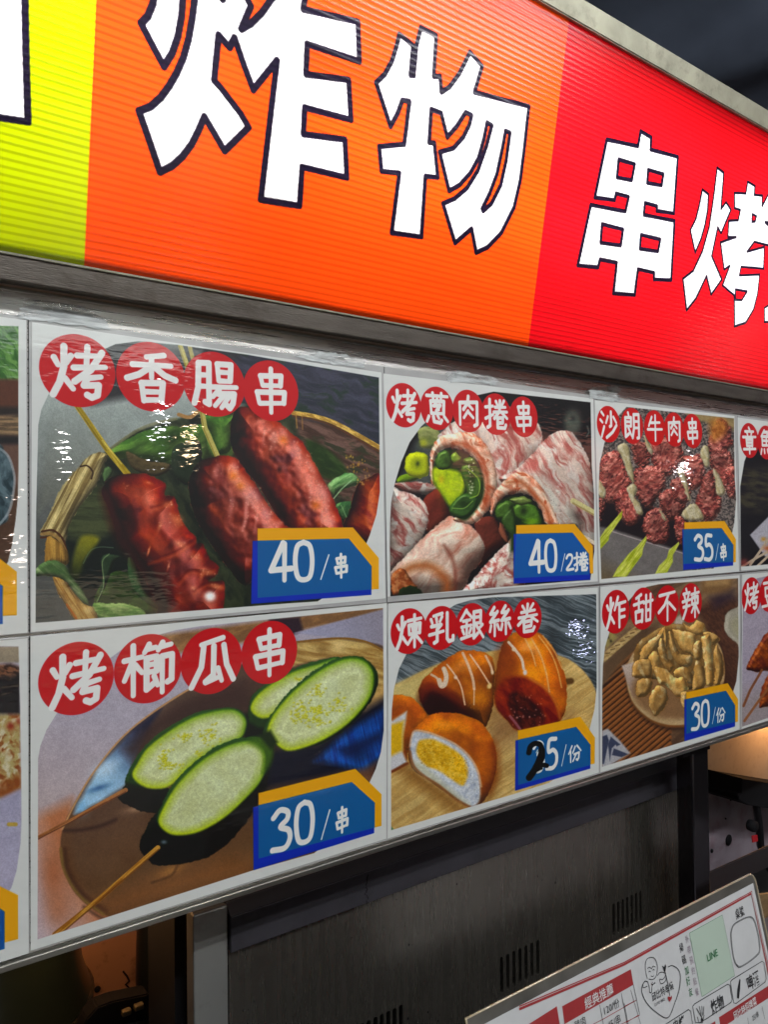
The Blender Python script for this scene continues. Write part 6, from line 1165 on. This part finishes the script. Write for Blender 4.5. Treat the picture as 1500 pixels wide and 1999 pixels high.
for s, x, y, m in (('掃', 597, 855, INK), ('碼', 625, 985, INK), ('加', 652, 1095, GRN), ('好', 668, 1205, GRN), ('友', 694, 1320, GRN)): text(s, x, y, 100, m, Z6, xs=.8, bold=.006)
for s, x, y in (('外', 655, 768), ('帶', 678, 878), ('預', 702, 990), ('約', 720, 1098), ('點', 738, 1208), ('餐', 760, 1320)): text(s, x, y, 88, LIL, Z6, xs=.8)
cquad('pale_card', Z6(680, 705, 1025, 515, 1155, 1150, 812, 1370), PALEG); ribbon('card_line', Z6(680, 705, 1025, 515, 1155, 1150, 812, 1370), .0005, GRN, closed=True)
text('LINE', 922, 935, 82, GRN, Z6, off=.0012, bold=.015, xs=1.05)
ribbon('logo_heart', [tuple(p) for p in smooth_open(Z6(455, 1060, 500, 1045, 560, 1080, 585, 1150, 575, 1290, 530, 1430, 455, 1590, 330, 1530, 230, 1430, 185, 1330, 185, 1260, 215, 1210, 245, 1215), 5)], .0009, INK)
for p in (Z6(240, 1180, 222, 1100, 220, 1020, 235, 980, 265, 960, 310, 965, 340, 1020, 345, 1090, 330, 1160, 295, 1190, 255, 1185), Z6(240, 1075, 262, 1062, 285, 1075, 300, 1050, 325, 1060), Z6(278, 1150, 292, 1160, 308, 1150), Z6(255, 1110, 266, 1102, 276, 1112), Z6(295, 1092, 306, 1084, 316, 1094),
          Z6(215, 1205, 195, 1240, 200, 1275, 240, 1260), Z6(245, 1215, 262, 1280, 265, 1325, 285, 1320, 290, 1260, 320, 1220), Z6(295, 1215, 285, 1245, 325, 1225), Z6(345, 1150, 375, 1115, 420, 1120, 430, 1150, 400, 1190, 370, 1185), Z6(365, 1190, 385, 1235, 430, 1205, 440, 1150)):
    ribbon('logo_boy', [tuple(q) for q in smooth_open(p, 4)], .0007, INK)
ribbon('logo_arrow', Z6(425, 1100, 460, 1260, 475, 1360), .0010, INK); cquad('arrow_feather', Z6(395, 1045, 418, 1060, 428, 1025, 438, 1055, 428, 1115, 415, 1105), INK, .001); cquad('arrow_heart', Z6(478, 1425, 455, 1395, 455, 1370, 472, 1368, 482, 1375, 496, 1355, 498, 1385), REDI, .0012)
text('邱比特串燒', 402, 1312, 100, INK, Z6, bold=.006, xs=.86); text('CUPID BBQ', 368, 1428, 40, INK, Z6, xs=.9)
def rbox(px, w=.0009): ribbon('category_box', [tuple(p) for p in px], w, INK, closed=True)
rbox(Z6(715, 1470, 735, 1445, 1080, 1240, 1105, 1250, 1128, 1400, 1115, 1430, 860, 1600, 790, 1640, 745, 1640)); rbox(Z6(1110, 1215, 1130, 1190, 1440, 1000, 1462, 1012, 1485, 1180, 1475, 1215, 1170, 1440, 1145, 1435)); rbox(Z6(430, 1660, 670, 1505, 695, 1520, 715, 1660, 600, 1760, 430, 1800))
text('炸物', 975, 1450, 175, INK, Z6, bold=.014, xs=.82); text('啤酒', 1350, 1198, 175, INK, Z6, bold=.014, xs=.82); text('串烤', 575, 1655, 150, INK, Z6, bold=.014, xs=.82)
cquad('bottle_icon', Z6(1205, 1185, 1215, 1190, 1212, 1290, 1200, 1390, 1180, 1385, 1185, 1290), INK, .001)
for p in ([755, 1490, 800, 1570, 815, 1590], [785, 1470, 805, 1570], [810, 1465, 818, 1570], [832, 1470, 828, 1560], [765, 1580, 780, 1640, 820, 1640, 835, 1560]): ribbon('fries_icon', Z6(*p), .0009, INK)
disc_c = cp(*Z6(812, 1612)[0], .001); mesh('fries_dot', [disc_c + XAX * .002 * math.cos(t) + CUP * .002 * math.sin(t) for t in np.linspace(0, 2 * PI, 12, endpoint=False)], [tuple(range(12))], INK, hold)
text('邱比特招牌菜', 1265, 1492, 105, WPR, Z6, off=.0012, bold=.01, xs=.85); text('25/串', 1372, 1572, 75, INK, Z6, xs=.9)
for p in ([1290, 1590, 1310, 1720], [1440, 1470, 1470, 1600], [65, 1300, 170, 1655], [0, 1440, 40, 1660]): ribbon('table_line', Z6(*p), .0005, INK)
for p in ([20, 1640, 150, 1560], [0, 1470, 120, 1408]): ribbon('table_line', Z6(*p), .0005, REDI)
# counter the holder stands on
tag(box('front_counter', (.05, -.42, -1.85), (1.6, -.05, -HL + TL[2] - .004), mat('counter_laminate', (.10, .10, .11), .4, noise=.2, nscale=6), None, .004), 'dark front counter below the order sheet holder', 'counter')

# ---- market lamps across the lane: their light falls on the posters and glints in the plastic
def mirror_point(px, py, t):
    P = on_y(px, py, -.004); d = ray(px, py); d = d / np.linalg.norm(d); return P + d * np.array([1, -1, 1]) * t
def lamp(px, py, t, col, power, label, r=.022):
    power *= .22
    c = mirror_point(px, py, t); root = empty('market_bulb', tuple(c)); tag(root, label, 'lamp', 'bulbs strung across the lane')
    m = bpy.data.materials.new('bulb_glow'); m.use_nodes = True; b = m.node_tree.nodes['Principled BSDF']; b.inputs['Emission Color'].default_value = (*col, 1); b.inputs['Emission Strength'].default_value = power
    lathe('glass_bulb', c, [(.0005, -r), (r * .6, -r * .8), (r, -r * .1), (r * .85, r * .5), (r * .4, r)], m, root, 20)
    lathe('socket', c + [0, 0, r], [(r * .42, 0), (r * .42, r * 1.1), (.001, r * 1.1)], BLACK, root, 14); tube('cord', [c + [0, 0, r * 2], c + [0, 0, 1.6]], .004, BLACK, root)
lamp(130, 880, 2.6, (1, .97, .92), 620, 'cool white market bulb nearest the camera')
lamp(310, 835, 2.9, (.95, .98, 1), 620, 'white market bulb second along the lane')
lamp(372, 865, 2.2, (1, .72, .42), 420, 'warm yellow market bulb')
lamp(1335, 915, 3.4, (1, .86, .86), 620, 'pinkish white market bulb')
lamp(1130, 1235, 3.2, (.62, .66, 1), 260, 'bluish low hanging market bulb')
lamp(700, 620, 3.0, (.98, .98, 1), 700, 'high white market bulb')
lamp(40, 1060, 2.4, (1, .8, .7), 240, 'small warm market bulb at hand height')

# ---- added fill tubes, unseen behind and above the camera, to brighten the posters
for (x, y, z, lab) in ((.1, -1.9, 1.25, 'added white fill tube over the lane, unseen, nearer one'), (2.0, -2.2, 1.35, 'added white fill tube over the lane, unseen, farther one')):
    root = empty('fill_tube', (x, y, z)); tag(root, lab, 'lamp', 'added fill tubes over the lane')
    m = bpy.data.materials.new('fill_tube_glow'); m.use_nodes = True; b = m.node_tree.nodes['Principled BSDF']; b.inputs['Emission Color'].default_value = (.97, .99, 1, 1); b.inputs['Emission Strength'].default_value = 215
    lathe('glass_tube', (0, y, z), [(.001, x - .6), (.02, x - .6), (.02, x + .6), (.001, x + .6)], m, root, 18, 'x')
    box('reflector', (x - .62, y - .05, z + .03), (x + .62, y + .05, z + .045), BOXW, root, .002)

# ---- unseen stalls with glowing panels, added for the steel to mirror
LIT = lambda nm, c, e: (lambda m: (setattr(m, 'use_nodes', True), m.node_tree.nodes['Principled BSDF'].inputs['Base Color'].__setattr__('default_value', (*c, 1)), m.node_tree.nodes['Principled BSDF'].inputs['Emission Color'].__setattr__('default_value', (*c, 1)), m.node_tree.nodes['Principled BSDF'].inputs['Emission Strength'].__setattr__('default_value', e), m)[-1])(bpy.data.materials.new(nm))
os_ = empty('reflection_stall', (2, -4, -1.85)); tag(os_, 'added unseen pale stall across the lane, white glowing panel for reflections', 'stall')
box('counter_front', (-.5, -3.9, -1.85), (2.7, -3.6, -.95), mat('pale_counter', (.62, .62, .56), .5, noise=.2, nscale=3), os_, .01)
box('counter_top', (-.55, -4.1, -.95), (2.75, -3.55, -.91), STEEL, os_, .005)
box('reflection_case', (.2, -3.95, -.90), (1.5, -3.62, -.55), LIT('case_reflection_glow', (1, .80, .55), .3), os_, .01)
box('stall_post', (-.5, -3.9, -.91), (-.44, -3.84, 1.4), RAILM, os_); box('stall_post', (2.64, -3.9, -.91), (2.7, -3.84, 1.4), RAILM, os_)
box('reflection_panel', (.55, -3.85, .80), (1.75, -3.75, 1.15), LIT('white_reflection_glow', (.92, 1, .95), 1.7), os_, .01)
o2 = empty('red_reflection_stall', (5.4, -3.4, -1.85)); tag(o2, 'added unseen dark stall farther down the lane, red glowing panel for reflections', 'stall')
box('counter_front', (3.6, -3.8, -1.85), (6.5, -3.5, -1.0), mat('dark_counter', (.06, .04, .04), .5), o2, .01)
box('reflection_panel', (3.9, -3.8, .2), (5.6, -3.7, .55), LIT('red_reflection_glow', (1, .35, .25), 1.6), o2, .01)
